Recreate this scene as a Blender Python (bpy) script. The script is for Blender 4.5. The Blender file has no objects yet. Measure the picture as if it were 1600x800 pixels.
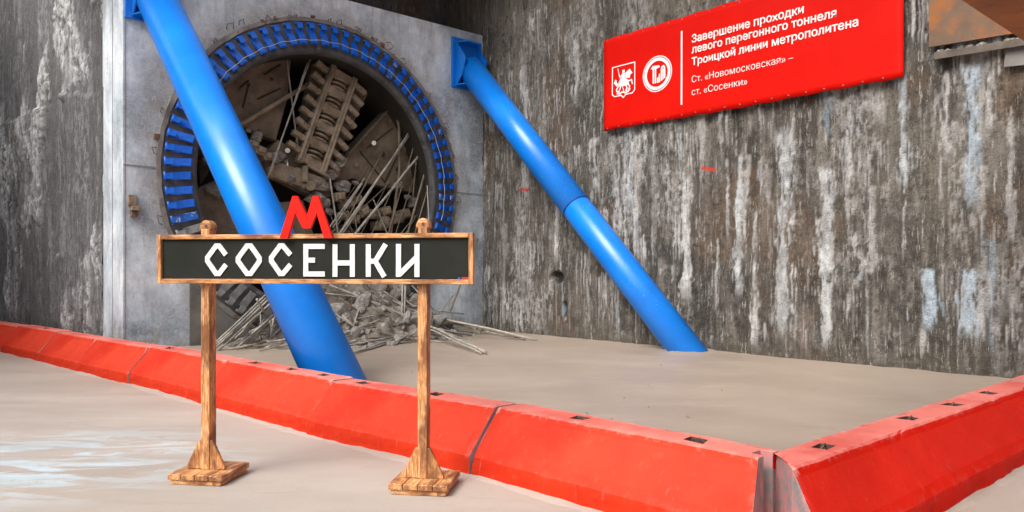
import bpy, bmesh, math, random
import numpy as np
from mathutils import Vector, Matrix, noise as mnoise
R_ = math.radians
random.seed(7)
SC = bpy.context.scene
COL = SC.collection

# ------------------------------------------------------------------ camera, sky, sun, exposure
cam_d = bpy.data.cameras.new('camera')
cam = bpy.data.objects.new('camera', cam_d); COL.objects.link(cam)
cam.location = (0, 0, 1.6); cam.rotation_euler = (R_(90), 0, 0)
cam_d.sensor_width = 36; cam_d.lens = 36 * 1187 / 1600; cam_d.shift_y = 20 / 1600
cam_d.clip_start = .05; cam_d.clip_end = 500
SC.camera = cam

SUN_TO = Vector((-.45, -.52, .73)).normalized()          # direction towards the (veiled) sun
world = bpy.data.worlds.new('World'); SC.world = world; world.use_nodes = True
wn = world.node_tree; wn.nodes.clear()
sky = wn.nodes.new('ShaderNodeTexSky'); sky.sky_type = 'NISHITA'; sky.sun_disc = False
sky.sun_elevation = math.asin(SUN_TO.z); sky.sun_rotation = math.atan2(SUN_TO.x, SUN_TO.y)
sky.dust_density = 6; sky.air_density = 1.0; sky.ozone_density = .6
hs = wn.nodes.new('ShaderNodeHueSaturation'); hs.inputs['Saturation'].default_value = .5
bg = wn.nodes.new('ShaderNodeBackground'); bg.inputs['Strength'].default_value = .13
wo = wn.nodes.new('ShaderNodeOutputWorld')
wtc = wn.nodes.new('ShaderNodeTexCoord'); wsp = wn.nodes.new('ShaderNodeSeparateXYZ'); wmr = wn.nodes.new('ShaderNodeMapRange'); wvm = wn.nodes.new('ShaderNodeVectorMath'); wvm.operation = 'SCALE'
wmr.inputs['From Min'].default_value = 0; wmr.inputs['From Max'].default_value = 1; wmr.inputs['To Min'].default_value = .45; wmr.inputs['To Max'].default_value = 2.3   # overcast: zenith brighter than horizon
wn.links.new(wtc.outputs['Generated'], wsp.inputs[0]); wn.links.new(wsp.outputs[2], wmr.inputs[0])
wn.links.new(sky.outputs[0], hs.inputs['Color']); wn.links.new(hs.outputs[0], wvm.inputs[0]); wn.links.new(wmr.outputs[0], wvm.inputs['Scale']); wn.links.new(wvm.outputs[0], bg.inputs[0]); wn.links.new(bg.outputs[0], wo.inputs[0])
sun_d = bpy.data.lights.new('sun', 'SUN'); sun_d.energy = 1.5; sun_d.angle = R_(32); sun_d.color = (1, .965, .92)
sun = bpy.data.objects.new('sun', sun_d); COL.objects.link(sun); sun.location = (-8, -6, 20)
sun.rotation_euler = (-SUN_TO).to_track_quat('-Z', 'Y').to_euler()
SC.view_settings.view_transform = 'Standard'; SC.view_settings.look = 'None'
SC.view_settings.exposure = .30; SC.view_settings.gamma = 1; SC.view_settings.use_curve_mapping = False
SC.render.engine = 'CYCLES'

# ------------------------------------------------------------------ frames of reference (metres)
F = 1187.0
AL = R_(48.5)
U = Vector((math.sin(AL), math.cos(AL), 0)); N = Vector((U.y, -U.x, 0)); UP = Vector((0, 0, 1))
C0 = Vector((-3.6, 14.78, 0)); ZC = 3.28                  # centre of the tunnel eye
MUD = .2
def ray(px, py): return Vector(((px - 800) / F, 1, (420 - py) / F))
EYE = Vector((0, 0, 1.6))
def on_plane(px, py, p0, nrm):
    r = ray(px, py); return EYE + r * ((p0 - EYE).dot(nrm) / r.dot(nrm))
def P(t, z, d=0): return C0 + U * t + N * d + UP * z      # portal coordinates
def pp(px, py, d=0): return on_plane(px, py, C0 + N * d, N)
def tz(px, py, d=0):
    v = pp(px, py, d); return (v - C0).dot(U), v.z
T_L = tz(192, 300)[0]; T_R = tz(755, 300)[0]
CORNER = P(T_R, 0)
def W(s, z, d=0): return CORNER + N * s - U * d + UP * z  # right wall coordinates
def sz(px, py, d=0):
    v = on_plane(px, py, CORNER - U * d, U); return (v - CORNER).dot(N), v.z
def G(px, py, z=0.0): return on_plane(px, py, Vector((0, 0, z)), UP)

# ------------------------------------------------------------------ materials
def nt(name):
    m = bpy.data.materials.new(name); m.use_nodes = True
    t = m.node_tree; b = t.nodes['Principled BSDF']; return m, t, b
def node(t, kind, **kw):
    n = t.nodes.new(kind)
    for k, v in kw.items(): setattr(n, k, v)
    return n
def texnoise(t, scale, detail=6, rough=.6, vec=None, stretch=None, dist=0):
    n = node(t, 'ShaderNodeTexNoise'); n.inputs['Scale'].default_value = scale
    n.inputs['Detail'].default_value = detail; n.inputs['Roughness'].default_value = rough
    n.inputs['Distortion'].default_value = dist
    tc = node(t, 'ShaderNodeTexCoord'); src = tc.outputs['Object']
    if vec is not None: src = vec
    if stretch:
        mp = node(t, 'ShaderNodeMapping'); mp.inputs['Scale'].default_value = stretch
        t.links.new(src, mp.inputs['Vector']); src = mp.outputs[0]
    t.links.new(src, n.inputs['Vector']); return n
def ramp(t, fac, stops):
    r = node(t, 'ShaderNodeValToRGB'); e = r.color_ramp.elements
    while len(e) < len(stops): e.new(.5)
    for i, (p, c) in enumerate(stops):
        e[i].position = p; e[i].color = (*c, 1) if len(c) == 3 else c
    t.links.new(fac, r.inputs[0]); return r
def mix(t, fac, a, b, mode='MIX'):
    m = node(t, 'ShaderNodeMix', data_type='RGBA', blend_type=mode)
    for i, v in ((0, fac), (6, a), (7, b)):
        if isinstance(v, (int, float)): m.inputs[i].default_value = v
        elif isinstance(v, tuple): m.inputs[i].default_value = (*v, 1)
        else: t.links.new(v, m.inputs[i])
    return m.outputs[2]
def g(v): return (v, v, v)
def bump(t, b, h, strength=.4, dist=.02):
    n = node(t, 'ShaderNodeBump'); n.inputs['Strength'].default_value = strength; n.inputs['Distance'].default_value = dist
    t.links.new(h, n.inputs['Height']); t.links.new(n.outputs[0], b.inputs['Normal'])

def m_mottled(name, c1, c2, scale=4, rough=.8, bscale=40, bstr=.3, metal=0, stretch=None, c3=None, c3pos=(.62, .7), spec=.5, rr=None):
    m, t, b = nt(name)
    n = texnoise(t, scale, 8, .62, stretch=stretch)
    c = ramp(t, n.outputs[0], [(.34, c1), (.66, c2)]).outputs[0]
    if c3:
        n3 = texnoise(t, scale * 2.3, 8, .7, stretch=stretch)
        c = mix(t, ramp(t, n3.outputs[0], [(c3pos[0], g(0)), (c3pos[1], g(1))]).outputs[0], c, c3)
    t.links.new(c, b.inputs['Base Color'])
    nb = texnoise(t, bscale, 6, .6)
    bump(t, b, nb.outputs[0], bstr, .01)
    b.inputs['Roughness'].default_value = rough; b.inputs['Metallic'].default_value = metal
    b.inputs['Specular IOR Level'].default_value = spec
    if rr:
        t.links.new(ramp(t, n.outputs[0], [(.35, g(rr[0])), (.65, g(rr[1]))]).outputs[0], b.inputs['Roughness'])
    return m

def m_attr_wall(name, fine=34, bstr=.8, white=(.46, .435, .40)):
    m, t, b = nt(name)
    at = node(t, 'ShaderNodeAttribute', attribute_name='rock_colour')
    n1 = texnoise(t, fine, 9, .72)
    n2 = texnoise(t, 5, 9, .7, stretch=(3.2, 3.2, .6))
    v1 = ramp(t, n1.outputs[0], [(.33, g(.22)), (.45, g(1)), (.60, g(1)), (.70, g(1.45))]).outputs[0]
    sc = node(t, 'ShaderNodeMapRange'); sc.inputs['From Min'].default_value = .3; sc.inputs['From Max'].default_value = .7
    sc.inputs['To Min'].default_value = .72; sc.inputs['To Max'].default_value = 1.3
    t.links.new(n2.outputs[0], sc.inputs[0])
    c = mix(t, .85, at.outputs['Color'], v1, 'MULTIPLY')
    n6 = texnoise(t, 5, 6, .72, stretch=(6, 6, .55)); n7 = texnoise(t, 1.3, 4, .6)
    fl = mix(t, 1, ramp(t, n6.outputs[0], [(.585, g(0)), (.625, g(.8))]).outputs[0], ramp(t, n7.outputs[0], [(.38, g(.1)), (.6, g(1))]).outputs[0], 'MULTIPLY')
    c = mix(t, fl, c, white)
    n9 = texnoise(t, 11, 5, .7, stretch=(6, 6, .4)); fl2 = mix(t, 1, ramp(t, n9.outputs[0], [(.60, g(0)), (.64, g(.7))]).outputs[0], ramp(t, texnoise(t, 2.1, 5, .65).outputs[0], [(.45, g(0)), (.58, g(1))]).outputs[0], 'MULTIPLY')
    c = mix(t, fl2, c, white)
    n8 = texnoise(t, 7, 7, .75, stretch=(2.2, 2.2, .8))
    c = mix(t, ramp(t, n8.outputs[0], [(.33, g(.85)), (.38, g(0))]).outputs[0], c, (.028, .024, .020))
    vm = node(t, 'ShaderNodeVectorMath', operation='SCALE'); t.links.new(c, vm.inputs[0]); t.links.new(sc.outputs[0], vm.inputs['Scale'])
    t.links.new(vm.outputs[0], b.inputs['Base Color'])
    b.inputs['Roughness'].default_value = .78; b.inputs['Specular IOR Level'].default_value = .35
    add = node(t, 'ShaderNodeMath', operation='ADD')
    n3 = texnoise(t, 15, 8, .65, stretch=(1, 1, .6))
    t.links.new(n1.outputs[0], add.inputs[0]); t.links.new(n3.outputs[0], add.inputs[1])
    bump(t, b, add.outputs[0], bstr, .055)
    return m

def m_concrete_face():
    m, t, b = nt('portal concrete')
    n1 = texnoise(t, .5, 10, .72); n2 = texnoise(t, 2.2, 9, .7, stretch=(1, 1, .5)); n3 = texnoise(t, 26, 6, .6)
    c = ramp(t, n1.outputs[0], [(.37, (.20, .24, .285)), (.46, (.44, .52, .60)), (.53, (.63, .72, .80)), (.60, (.78, .85, .90))]).outputs[0]
    c = mix(t, ramp(t, n2.outputs[0], [(.36, g(.7)), (.58, g(0))]).outputs[0], c, (.27, .285, .31))
    c = mix(t, ramp(t, texnoise(t, 1.1, 9, .7, dist=.6).outputs[0], [(.54, g(0)), (.68, g(.7))]).outputs[0], c, (.60, .645, .69))
    c = mix(t, ramp(t, texnoise(t, 1.7, 9, .72).outputs[0], [(.60, g(0)), (.72, g(.65))]).outputs[0], c, (.30, .29, .275))
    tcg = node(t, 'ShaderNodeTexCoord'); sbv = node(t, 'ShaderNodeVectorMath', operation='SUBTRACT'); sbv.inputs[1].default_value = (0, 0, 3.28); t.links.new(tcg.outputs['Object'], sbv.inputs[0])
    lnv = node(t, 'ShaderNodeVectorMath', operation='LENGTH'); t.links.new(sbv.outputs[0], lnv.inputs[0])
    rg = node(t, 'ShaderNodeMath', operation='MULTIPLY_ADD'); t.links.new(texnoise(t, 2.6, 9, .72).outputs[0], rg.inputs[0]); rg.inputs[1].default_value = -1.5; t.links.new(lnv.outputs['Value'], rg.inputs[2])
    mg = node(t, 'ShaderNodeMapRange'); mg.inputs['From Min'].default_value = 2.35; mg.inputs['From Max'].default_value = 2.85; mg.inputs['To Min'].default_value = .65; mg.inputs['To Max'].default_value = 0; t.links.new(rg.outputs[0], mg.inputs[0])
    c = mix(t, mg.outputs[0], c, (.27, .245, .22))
    dr_ = texnoise(t, 4.2, 8, .7, stretch=(3, 3, .22)); c = mix(t, ramp(t, dr_.outputs[0], [(.56, g(0)), (.68, g(.55))]).outputs[0], c, (.24, .25, .27))
    # scribbled trowel marks
    n4 = texnoise(t, 5, 3, .5, dist=2.5)
    c = mix(t, ramp(t, n4.outputs[0], [(.47, g(0)), (.5, g(.6)), (.53, g(0))]).outputs[0], c, (.60, .645, .69))
    # wet mud splashed on the foot of the wall
    tc = node(t, 'ShaderNodeTexCoord'); sp = node(t, 'ShaderNodeSeparateXYZ'); t.links.new(tc.outputs['Object'], sp.inputs[0])
    ad = node(t, 'ShaderNodeMath', operation='MULTIPLY_ADD'); n5 = texnoise(t, 3.4, 9, .75)
    t.links.new(n5.outputs[0], ad.inputs[0]); ad.inputs[1].default_value = -2.6
    t.links.new(sp.outputs[2], ad.inputs[2])
    mr = node(t, 'ShaderNodeMapRange'); mr.inputs['From Min'].default_value = -1.15; mr.inputs['From Max'].default_value = -.75
    mr.inputs['To Min'].default_value = .8; mr.inputs['To Max'].default_value = 0; t.links.new(ad.outputs[0], mr.inputs[0])
    c = mix(t, mr.outputs[0], c, (.25, .235, .205))
    c = mix(t, ramp(t, n3.outputs[0], [(.3, g(.35)), (.45, g(0))]).outputs[0], c, (.28, .27, .26))
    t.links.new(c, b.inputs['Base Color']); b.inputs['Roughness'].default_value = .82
    bump(t, b, n3.outputs[0], .25, .01)
    return m

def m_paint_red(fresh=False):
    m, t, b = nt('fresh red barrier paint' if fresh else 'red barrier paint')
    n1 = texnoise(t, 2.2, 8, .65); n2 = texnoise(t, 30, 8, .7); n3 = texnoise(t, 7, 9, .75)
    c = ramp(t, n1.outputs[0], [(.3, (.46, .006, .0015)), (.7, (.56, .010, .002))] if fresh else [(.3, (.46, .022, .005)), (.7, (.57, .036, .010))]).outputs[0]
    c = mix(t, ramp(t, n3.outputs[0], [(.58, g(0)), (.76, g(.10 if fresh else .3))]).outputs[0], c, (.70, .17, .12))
    # pale dust that settled on the level top
    ge = node(t, 'ShaderNodeNewGeometry'); sp = node(t, 'ShaderNodeSeparateXYZ'); t.links.new(ge.outputs['True Normal'], sp.inputs[0])
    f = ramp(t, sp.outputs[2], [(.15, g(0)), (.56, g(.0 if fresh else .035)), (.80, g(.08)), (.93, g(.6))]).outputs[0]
    c = mix(t, f, c, (.74, .30, .25))
    # chips down to the concrete
    c = mix(t, ramp(t, n2.outputs[0], [(.66, g(0)), (.70, g(.8))]).outputs[0], c, (.16, .06, .05))
    n10 = texnoise(t, .9, 6, .65); c = mix(t, ramp(t, n10.outputs[0], [(.40, g(.45)), (.56, g(0))]).outputs[0], c, (.42, .012, .004))
    n4 = texnoise(t, 5.5, 9, .8); c = mix(t, ramp(t, n4.outputs[0], [(.69, g(0)), (.72, g(.6))]).outputs[0], c, (.55, .42, .38))
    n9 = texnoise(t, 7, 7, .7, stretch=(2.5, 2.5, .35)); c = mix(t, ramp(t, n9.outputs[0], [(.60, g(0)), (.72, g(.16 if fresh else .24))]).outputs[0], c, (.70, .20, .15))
    tcz = node(t, 'ShaderNodeTexCoord'); sz_ = node(t, 'ShaderNodeSeparateXYZ'); t.links.new(tcz.outputs['Object'], sz_.inputs[0])
    pn = mix(t, 1, ramp(t, ge.outputs['Pointiness'], [(.515, g(0)), (.56, g(1))]).outputs[0], ramp(t, sz_.outputs[2], [(.40, g(.25)), (.46, g(1))]).outputs[0], 'MULTIPLY'); n11 = texnoise(t, 11, 8, .75)
    c = mix(t, mix(t, 1, pn, ramp(t, n11.outputs[0], [(.50, g(0)), (.58, g(.8))]).outputs[0], 'MULTIPLY'), c, (.60, .33, .28))
    c = mix(t, mix(t, 1, pn, ramp(t, n11.outputs[0], [(.36, g(.85)), (.42, g(0))]).outputs[0], 'MULTIPLY'), c, (.13, .05, .04))
    # mud splashes along the foot
    tc = node(t, 'ShaderNodeTexCoord'); so = node(t, 'ShaderNodeSeparateXYZ'); t.links.new(tc.outputs['Object'], so.inputs[0])
    ma = node(t, 'ShaderNodeMath', operation='MULTIPLY_ADD'); n5 = texnoise(t, 13, 9, .75)
    t.links.new(n5.outputs[0], ma.inputs[0]); ma.inputs[1].default_value = .12; t.links.new(so.outputs[2], ma.inputs[2])
    c = mix(t, ramp(t, ma.outputs[0], [(.045, g(.6)), (.075, g(0))]).outputs[0], c, (.40, .26, .20))
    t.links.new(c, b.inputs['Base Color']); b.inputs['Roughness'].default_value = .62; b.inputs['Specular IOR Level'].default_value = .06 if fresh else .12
    nb_ = node(t, 'ShaderNodeMath', operation='MULTIPLY_ADD'); t.links.new(n3.outputs[0], nb_.inputs[0]); nb_.inputs[1].default_value = .7; t.links.new(n2.outputs[0], nb_.inputs[2])
    bump(t, b, nb_.outputs[0], .4, .010)
    return m

def m_paint_blue(name, splat):
    m, t, b = nt(name)
    n1 = texnoise(t, 1.2, 8, .6)
    c = ramp(t, n1.outputs[0], [(.3, (.0005, .16, .64)), (.7, (.0005, .215, .80))]).outputs[0]
    n2 = texnoise(t, 24, 8, .8)
    c = mix(t, ramp(t, n2.outputs[0], [(splat, g(0)), (splat + .05, g(.75))]).outputs[0], c, (.30, .42, .62))
    n3 = texnoise(t, 4, 8, .7)
    c = mix(t, ramp(t, n3.outputs[0], [(.62, g(0)), (.75, g(.35))]).outputs[0], c, (.015, .06, .30))
    # dried mud where the strut enters the slurry
    tc = node(t, 'ShaderNodeNewGeometry'); sp = node(t, 'ShaderNodeSeparateXYZ'); t.links.new(tc.outputs['Position'], sp.inputs[0])
    ad = node(t, 'ShaderNodeMath', operation='MULTIPLY_ADD'); n4 = texnoise(t, 9, 8, .75)
    t.links.new(n4.outputs[0], ad.inputs[0]); ad.inputs[1].default_value = 1.6; t.links.new(sp.outputs[2], ad.inputs[2])
    c = mix(t, ramp(t, ad.outputs[0], [(.78, g(.5)), (1.0, g(0))]).outputs[0], c, (.30, .30, .30))
    t.links.new(c, b.inputs['Base Color'])
    t.links.new(ramp(t, n3.outputs[0], [(.3, g(.30)), (.7, g(.46))]).outputs[0], b.inputs['Roughness'])
    b.inputs['Coat Weight'].default_value = .35; b.inputs['Coat Roughness'].default_value = .2; b.inputs['Specular IOR Level'].default_value = .4
    bump(t, b, n2.outputs[0], .08, .006)
    return m

def m_wood(name, axis):
    m, t, b = nt(name)
    st = [9, 9, 9]; st[axis] = .55
    n1 = texnoise(t, 13, 9, .7, stretch=tuple(st), dist=.4)
    st2 = [2.2, 2.2, 2.2]; st2[axis] = .9
    n2 = texnoise(t, 4.2, 6, .65, stretch=tuple(st2))
    c = ramp(t, n1.outputs[0], [(.34, (.28, .10, .026)), (.47, (.58, .25, .08)), (.62, (.80, .49, .25))]).outputs[0]
    c = mix(t, ramp(t, n2.outputs[0], [(.44, g(0)), (.60, g(.85))]).outputs[0], c, (.15, .048, .013))
    n3 = texnoise(t, 10, 6, .7, stretch=tuple(st))
    c = mix(t, ramp(t, n3.outputs[0], [(.53, g(0)), (.62, g(.65))]).outputs[0], c, (.06, .022, .009))
    t.links.new(c, b.inputs['Base Color']); b.inputs['Roughness'].default_value = .5
    bump(t, b, n1.outputs[0], .15, .004)
    return m

def m_plain(name, col, rough=.6, metal=0, var=.12, scale=6):
    m, t, b = nt(name)
    n = texnoise(t, scale, 7, .65)
    lo = tuple(x * (1 - var) for x in col); hi = tuple(min(1, x * (1 + var)) for x in col)
    t.links.new(ramp(t, n.outputs[0], [(.3, lo), (.7, hi)]).outputs[0], b.inputs['Base Color'])
    b.inputs['Roughness'].default_value = rough; b.inputs['Metallic'].default_value = metal
    return m

def m_floor():
    m, t, b = nt('trodden floor')
    n1 = texnoise(t, .8, 9, .62, stretch=(.55, 1.5, 1)); n2 = texnoise(t, 22, 7, .65); n0 = texnoise(t, .22, 5, .6)
    c = ramp(t, n1.outputs[0], [(.3, (.315, .262, .216)), (.7, (.415, .352, .302))]).outputs[0]
    c = mix(t, ramp(t, n0.outputs[0], [(.35, g(.5)), (.6, g(0))]).outputs[0], c, (.365, .335, .305))
    # wet sky sheen painted as pale bluish colour, in smeared strokes
    ge = node(t, 'ShaderNodeNewGeometry')
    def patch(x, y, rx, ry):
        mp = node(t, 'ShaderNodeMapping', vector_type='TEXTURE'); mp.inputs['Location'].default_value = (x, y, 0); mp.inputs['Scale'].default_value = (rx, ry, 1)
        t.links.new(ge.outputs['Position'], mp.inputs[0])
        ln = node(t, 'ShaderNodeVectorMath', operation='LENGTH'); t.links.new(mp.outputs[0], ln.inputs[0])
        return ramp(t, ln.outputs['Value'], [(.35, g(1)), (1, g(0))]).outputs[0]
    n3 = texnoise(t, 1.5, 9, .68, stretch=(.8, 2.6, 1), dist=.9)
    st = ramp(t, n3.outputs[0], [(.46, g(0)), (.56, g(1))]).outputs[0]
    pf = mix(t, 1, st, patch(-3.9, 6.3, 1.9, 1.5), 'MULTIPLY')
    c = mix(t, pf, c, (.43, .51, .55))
    c = mix(t, mix(t, 1, ramp(t, texnoise(t, 1.2, 8, .6, stretch=(.6, 2, 1)).outputs[0], [(.4, g(0)), (.65, g(.7))]).outputs[0], patch(-3.4, 5.7, 2.6, 2.2), 'MULTIPLY'), c, (.30, .285, .25))
    c = mix(t, ramp(t, n2.outputs[0], [(.28, g(.3)), (.42, g(0))]).outputs[0], c, (.25, .2, .16))
    ng = texnoise(t, 60, 5, .8); c = mix(t, ramp(t, ng.outputs[0], [(.645, g(0)), (.69, g(.55))]).outputs[0], c, (.16, .13, .105))
    nh = texnoise(t, 3.0, 8, .7, stretch=(.5, 2.2, 1), dist=.5); c = mix(t, ramp(t, nh.outputs[0], [(.55, g(0)), (.70, g(.4))]).outputs[0], c, (.27, .225, .185))
    t.links.new(c, b.inputs['Base Color'])
    t.links.new(ramp(t, n1.outputs[0], [(.3, g(.5)), (.7, g(.8))]).outputs[0], b.inputs['Roughness'])
    ad = node(t, 'ShaderNodeMath', operation='MULTIPLY_ADD'); t.links.new(n1.outputs[0], ad.inputs[0]); ad.inputs[1].default_value = 3; t.links.new(n2.outputs[0], ad.inputs[2])
    bump(t, b, ad.outputs[0], .25, .012)
    return m

def m_mud():
    m, t, b = nt('settled slurry')
    n1 = texnoise(t, .5, 8, .6); n2 = texnoise(t, 12, 8, .6); n3 = texnoise(t, 1.6, 8, .7, dist=.5)
    c = ramp(t, n1.outputs[0], [(.3, (.268, .218, .176)), (.7, (.338, .276, .224))]).outputs[0]
    c = mix(t, ramp(t, n3.outputs[0], [(.58, g(0)), (.75, g(.5))]).outputs[0], c, (.215, .172, .136))
    c = mix(t, ramp(t, texnoise(t, 17, 6, .8).outputs[0], [(.70, g(0)), (.75, g(.7))]).outputs[0], c, (.13, .10, .08))
    nh = texnoise(t, 2.4, 8, .72, stretch=(.6, 2, 1), dist=.6); c = mix(t, ramp(t, nh.outputs[0], [(.52, g(0)), (.68, g(.45))]).outputs[0], c, (.40, .335, .275))
    t.links.new(c, b.inputs['Base Color'])
    t.links.new(ramp(t, n1.outputs[0], [(.3, g(.42)), (.7, g(.62))]).outputs[0], b.inputs['Roughness'])
    bump(t, b, n2.outputs[0], .14, .01)
    return m

def m_rust(name, a, b_, c_, rough=.6, metal=.2):
    return m_mottled(name, a, b_, 1.6, rough, 45, .2, metal, None, c_, (.52, .68))

M = dict(
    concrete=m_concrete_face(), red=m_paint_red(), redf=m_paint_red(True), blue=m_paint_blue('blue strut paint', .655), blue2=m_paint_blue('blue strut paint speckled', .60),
    woodx=m_wood('scorched pine along', 0), woody=m_wood('scorched pine across', 1), woodz=m_wood('scorched pine upright', 2),
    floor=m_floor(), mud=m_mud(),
    board=m_mottled('dark board', (.008, .010, .007), (.013, .015, .011), 5, .7, 60, .05, spec=.25),
    letter=m_mottled('white board letters', (.60, .63, .62), (.72, .74, .73), 14, .6, 60, .08),
    emred=m_mottled('red acrylic', (.66, .007, .002), (.70, .009, .002), 3, .5, 20, .02, spec=.2),
    bannered=m_mottled('red vinyl', (.52, .004, .001), (.58, .006, .001), 1.2, .5, 3, .06, spec=.1),
    bannerw=m_plain('white print', (.84, .78, .76), .5, 0, .03), bannergrey=m_plain('grey blue print', (.36, .40, .50), .5, 0, .05),
    rock=m_attr_wall('shotcrete'), rock2=m_attr_wall('shotcrete grey', 30, .5, (.36, .37, .38)), 
    rubber=m_mottled('grey seal rubber', (.04, .042, .045), (.10, .102, .105), 3, .6, 30, .2, c3=(.21, .20, .18), c3pos=(.58, .72)),
    flap=m_mottled('blue flap paint', (.003, .085, .50), (.005, .15, .72), 9, .4, 40, .1, c3=(.04, .09, .20), c3pos=(.60, .75)),
    flapw=m_mottled('chipped flap paint', (.008, .085, .44), (.015, .14, .58), 5, .45, 40, .1, c3=(.38, .42, .50), c3pos=(.55, .60)),
    flapg=m_mottled('muddy flap', (.17, .185, .19), (.32, .33, .32), 6, .7, 40, .2, c3=(.07, .09, .12)),
    rust=m_rust('rusty edge', (.10, .05, .03), (.22, .12, .075), (.30, .24, .19), .8),
    flange=m_mottled('scaly flange', (.13, .12, .11), (.27, .25, .235), 3, .8, 40, .3, c3=(.20, .10, .06), c3pos=(.55, .66)),
    cutter=m_mottled('muddy cutterhead steel', (.095, .072, .047), (.215, .168, .118), 2.6, .75, 14, .8, c3=(.045, .031, .018), c3pos=(.58, .7)),
    cutterl=m_mottled('scraped cutter steel', (.16, .122, .08), (.34, .275, .20), 4, .6, 24, .6, .1, c3=(.06, .042, .025)),
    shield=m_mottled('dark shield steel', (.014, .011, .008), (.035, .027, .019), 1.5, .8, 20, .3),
    rod=m_mottled('grey rod', (.20, .185, .16), (.42, .395, .35), 6, .65, 50, .2, c3=(.13, .11, .09), c3pos=(.6, .7)),
    rodd=m_mottled('brown rod', (.12, .095, .065), (.23, .185, .13), 6, .7, 50, .2),
    rocks=m_mottled('grey rubble', (.13, .12, .105), (.34, .32, .29), 2.5, .9, 22, .6, c3=(.20, .14, .08), c3pos=(.6, .72)),
    heap=m_mottled('muck', (.075, .065, .052), (.21, .185, .155), 3.5, .9, 16, .8, c3=(.33, .30, .27), c3pos=(.56, .66)),
    bare=m_mottled('bare block end', (.17, .165, .16), (.27, .255, .25), 5, .85, 40, .3, c3=(.50, .20, .20), c3pos=(.38, .60)),
    hole=m_plain('dark pocket', (.06, .035, .03), .9, 0, .3, 20),
    wire=m_plain('rusty wire', (.12, .07, .05), .7, .3, .3, 30), cable=m_plain('pale cable', (.45, .46, .45), .5),
    beam=m_rust('rusted strut steel', (.26, .075, .014), (.40, .13, .026), (.17, .055, .018), .5, .25),
    plate=m_mottled('rusted wall plate', (.125, .078, .052), (.19, .135, .098), 1.1, .75, 30, .15, 0, c3=(.30, .11, .032), c3pos=(.47, .62), spec=.25),
    galv=m_mottled('grey steel plate', (.15, .145, .135), (.22, .21, .195), 3, .5, 30, .1, .3),
    ledge=m_mottled('dull angle steel', (.06, .046, .035), (.13, .105, .085), 5, .7, 40, .2),
    seam=m_plain('scratched seam', (.02, .06, .22), .6),
    bolt=m_plain('bright bolt', (.75, .76, .78), .25, .8),
    redmark=m_plain('red spray mark', (.70, .05, .03), .7), stickblue=m_plain('blue sticker', (.02, .08, .5), .5), stickred=m_plain('red sticker', (.35, .02, .03), .5),
    timber=m_mottled('weathered block', (.16, .10, .06), (.34, .26, .19), 9, .8, 40, .3),
)

# ------------------------------------------------------------------ building helpers
class MB:
    def __init__(s): s.bm = bmesh.new()
    def box(s, c, ax, ay, az):
        "box by centre and three half-extent vectors"
        c, ax, ay, az = map(Vector, (c, ax, ay, az)); v = []
        for i in (-1, 1):
            for j in (-1, 1):
                for k in (-1, 1): v.append(s.bm.verts.new(c + ax * i + ay * j + az * k))
        for f in ((0, 1, 3, 2), (4, 6, 7, 5), (0, 4, 5, 1), (2, 3, 7, 6), (0, 2, 6, 4), (1, 5, 7, 3)): s.bm.faces.new([v[i] for i in f])
        return s
    def prism(s, pts, ext):
        ext = Vector(ext); a = [s.bm.verts.new(p) for p in pts]; b = [s.bm.verts.new(Vector(p) + ext) for p in pts]
        s.bm.faces.new(a); s.bm.faces.new(b[::-1]); n = len(a)
        for i in range(n): s.bm.faces.new((a[i], b[i], b[(i + 1) % n], a[(i + 1) % n]))
        return s
    def tube(s, pts, r, seg=8, caps=True, radii=None):
        pts = [Vector(p) for p in pts]; rings = []
        for i, p in enumerate(pts):
            d = (pts[min(i + 1, len(pts) - 1)] - pts[max(i - 1, 0)]).normalized()
            e = d.orthogonal().normalized() if i == 0 else (e - d * e.dot(d)).normalized()
            f = d.cross(e); rr = radii[i] if radii else r
            rings.append([s.bm.verts.new(p + (e * math.cos(a) + f * math.sin(a)) * rr) for a in [2 * math.pi * k / seg for k in range(seg)]])
        for a, b in zip(rings, rings[1:]):
            for k in range(seg): s.bm.faces.new((a[k], a[(k + 1) % seg], b[(k + 1) % seg], b[k])).smooth = seg > 6
        if caps: s.bm.faces.new(rings[0][::-1]); s.bm.faces.new(rings[-1])
        return s
    def loft(s, rings, closed=True, smooth=False):
        rs = [[s.bm.verts.new(p) for p in r] for r in rings]; n = len(rs[0])
        for a, b in zip(rs, rs[1:]):
            for k in range(n if closed else n - 1): s.bm.faces.new((a[k], a[(k + 1) % n], b[(k + 1) % n], b[k])).smooth = smooth
        return rs
    def stroke(s, pts, w, ext, nrm, closed=False):
        "flat ribbon letter stroke of width w with mitred corners, extruded by ext"
        pts = [Vector(p) for p in pts]; n = len(pts); L, Rr = [], []
        nrm = Vector(nrm)
        for i in range(n):
            a = pts[(i - 1) % n] if (closed or i > 0) else None; c = pts[(i + 1) % n] if (closed or i < n - 1) else None
            d1 = (pts[i] - a).normalized() if a is not None else None; d2 = (c - pts[i]).normalized() if c is not None else None
            if d1 is None: d1 = d2
            if d2 is None: d2 = d1
            s1, s2 = nrm.cross(d1), nrm.cross(d2); m_ = (s1 + s2).normalized(); k = min(2.2, 1 / max(.3, m_.dot(s1)))
            L.append(pts[i] + m_ * w / 2 * k); Rr.append(pts[i] - m_ * w / 2 * k)
        for i in range(n if closed else n - 1):
            j = (i + 1) % n; s.prism([L[i], L[j], Rr[j], Rr[i]], ext)
        return s

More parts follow.
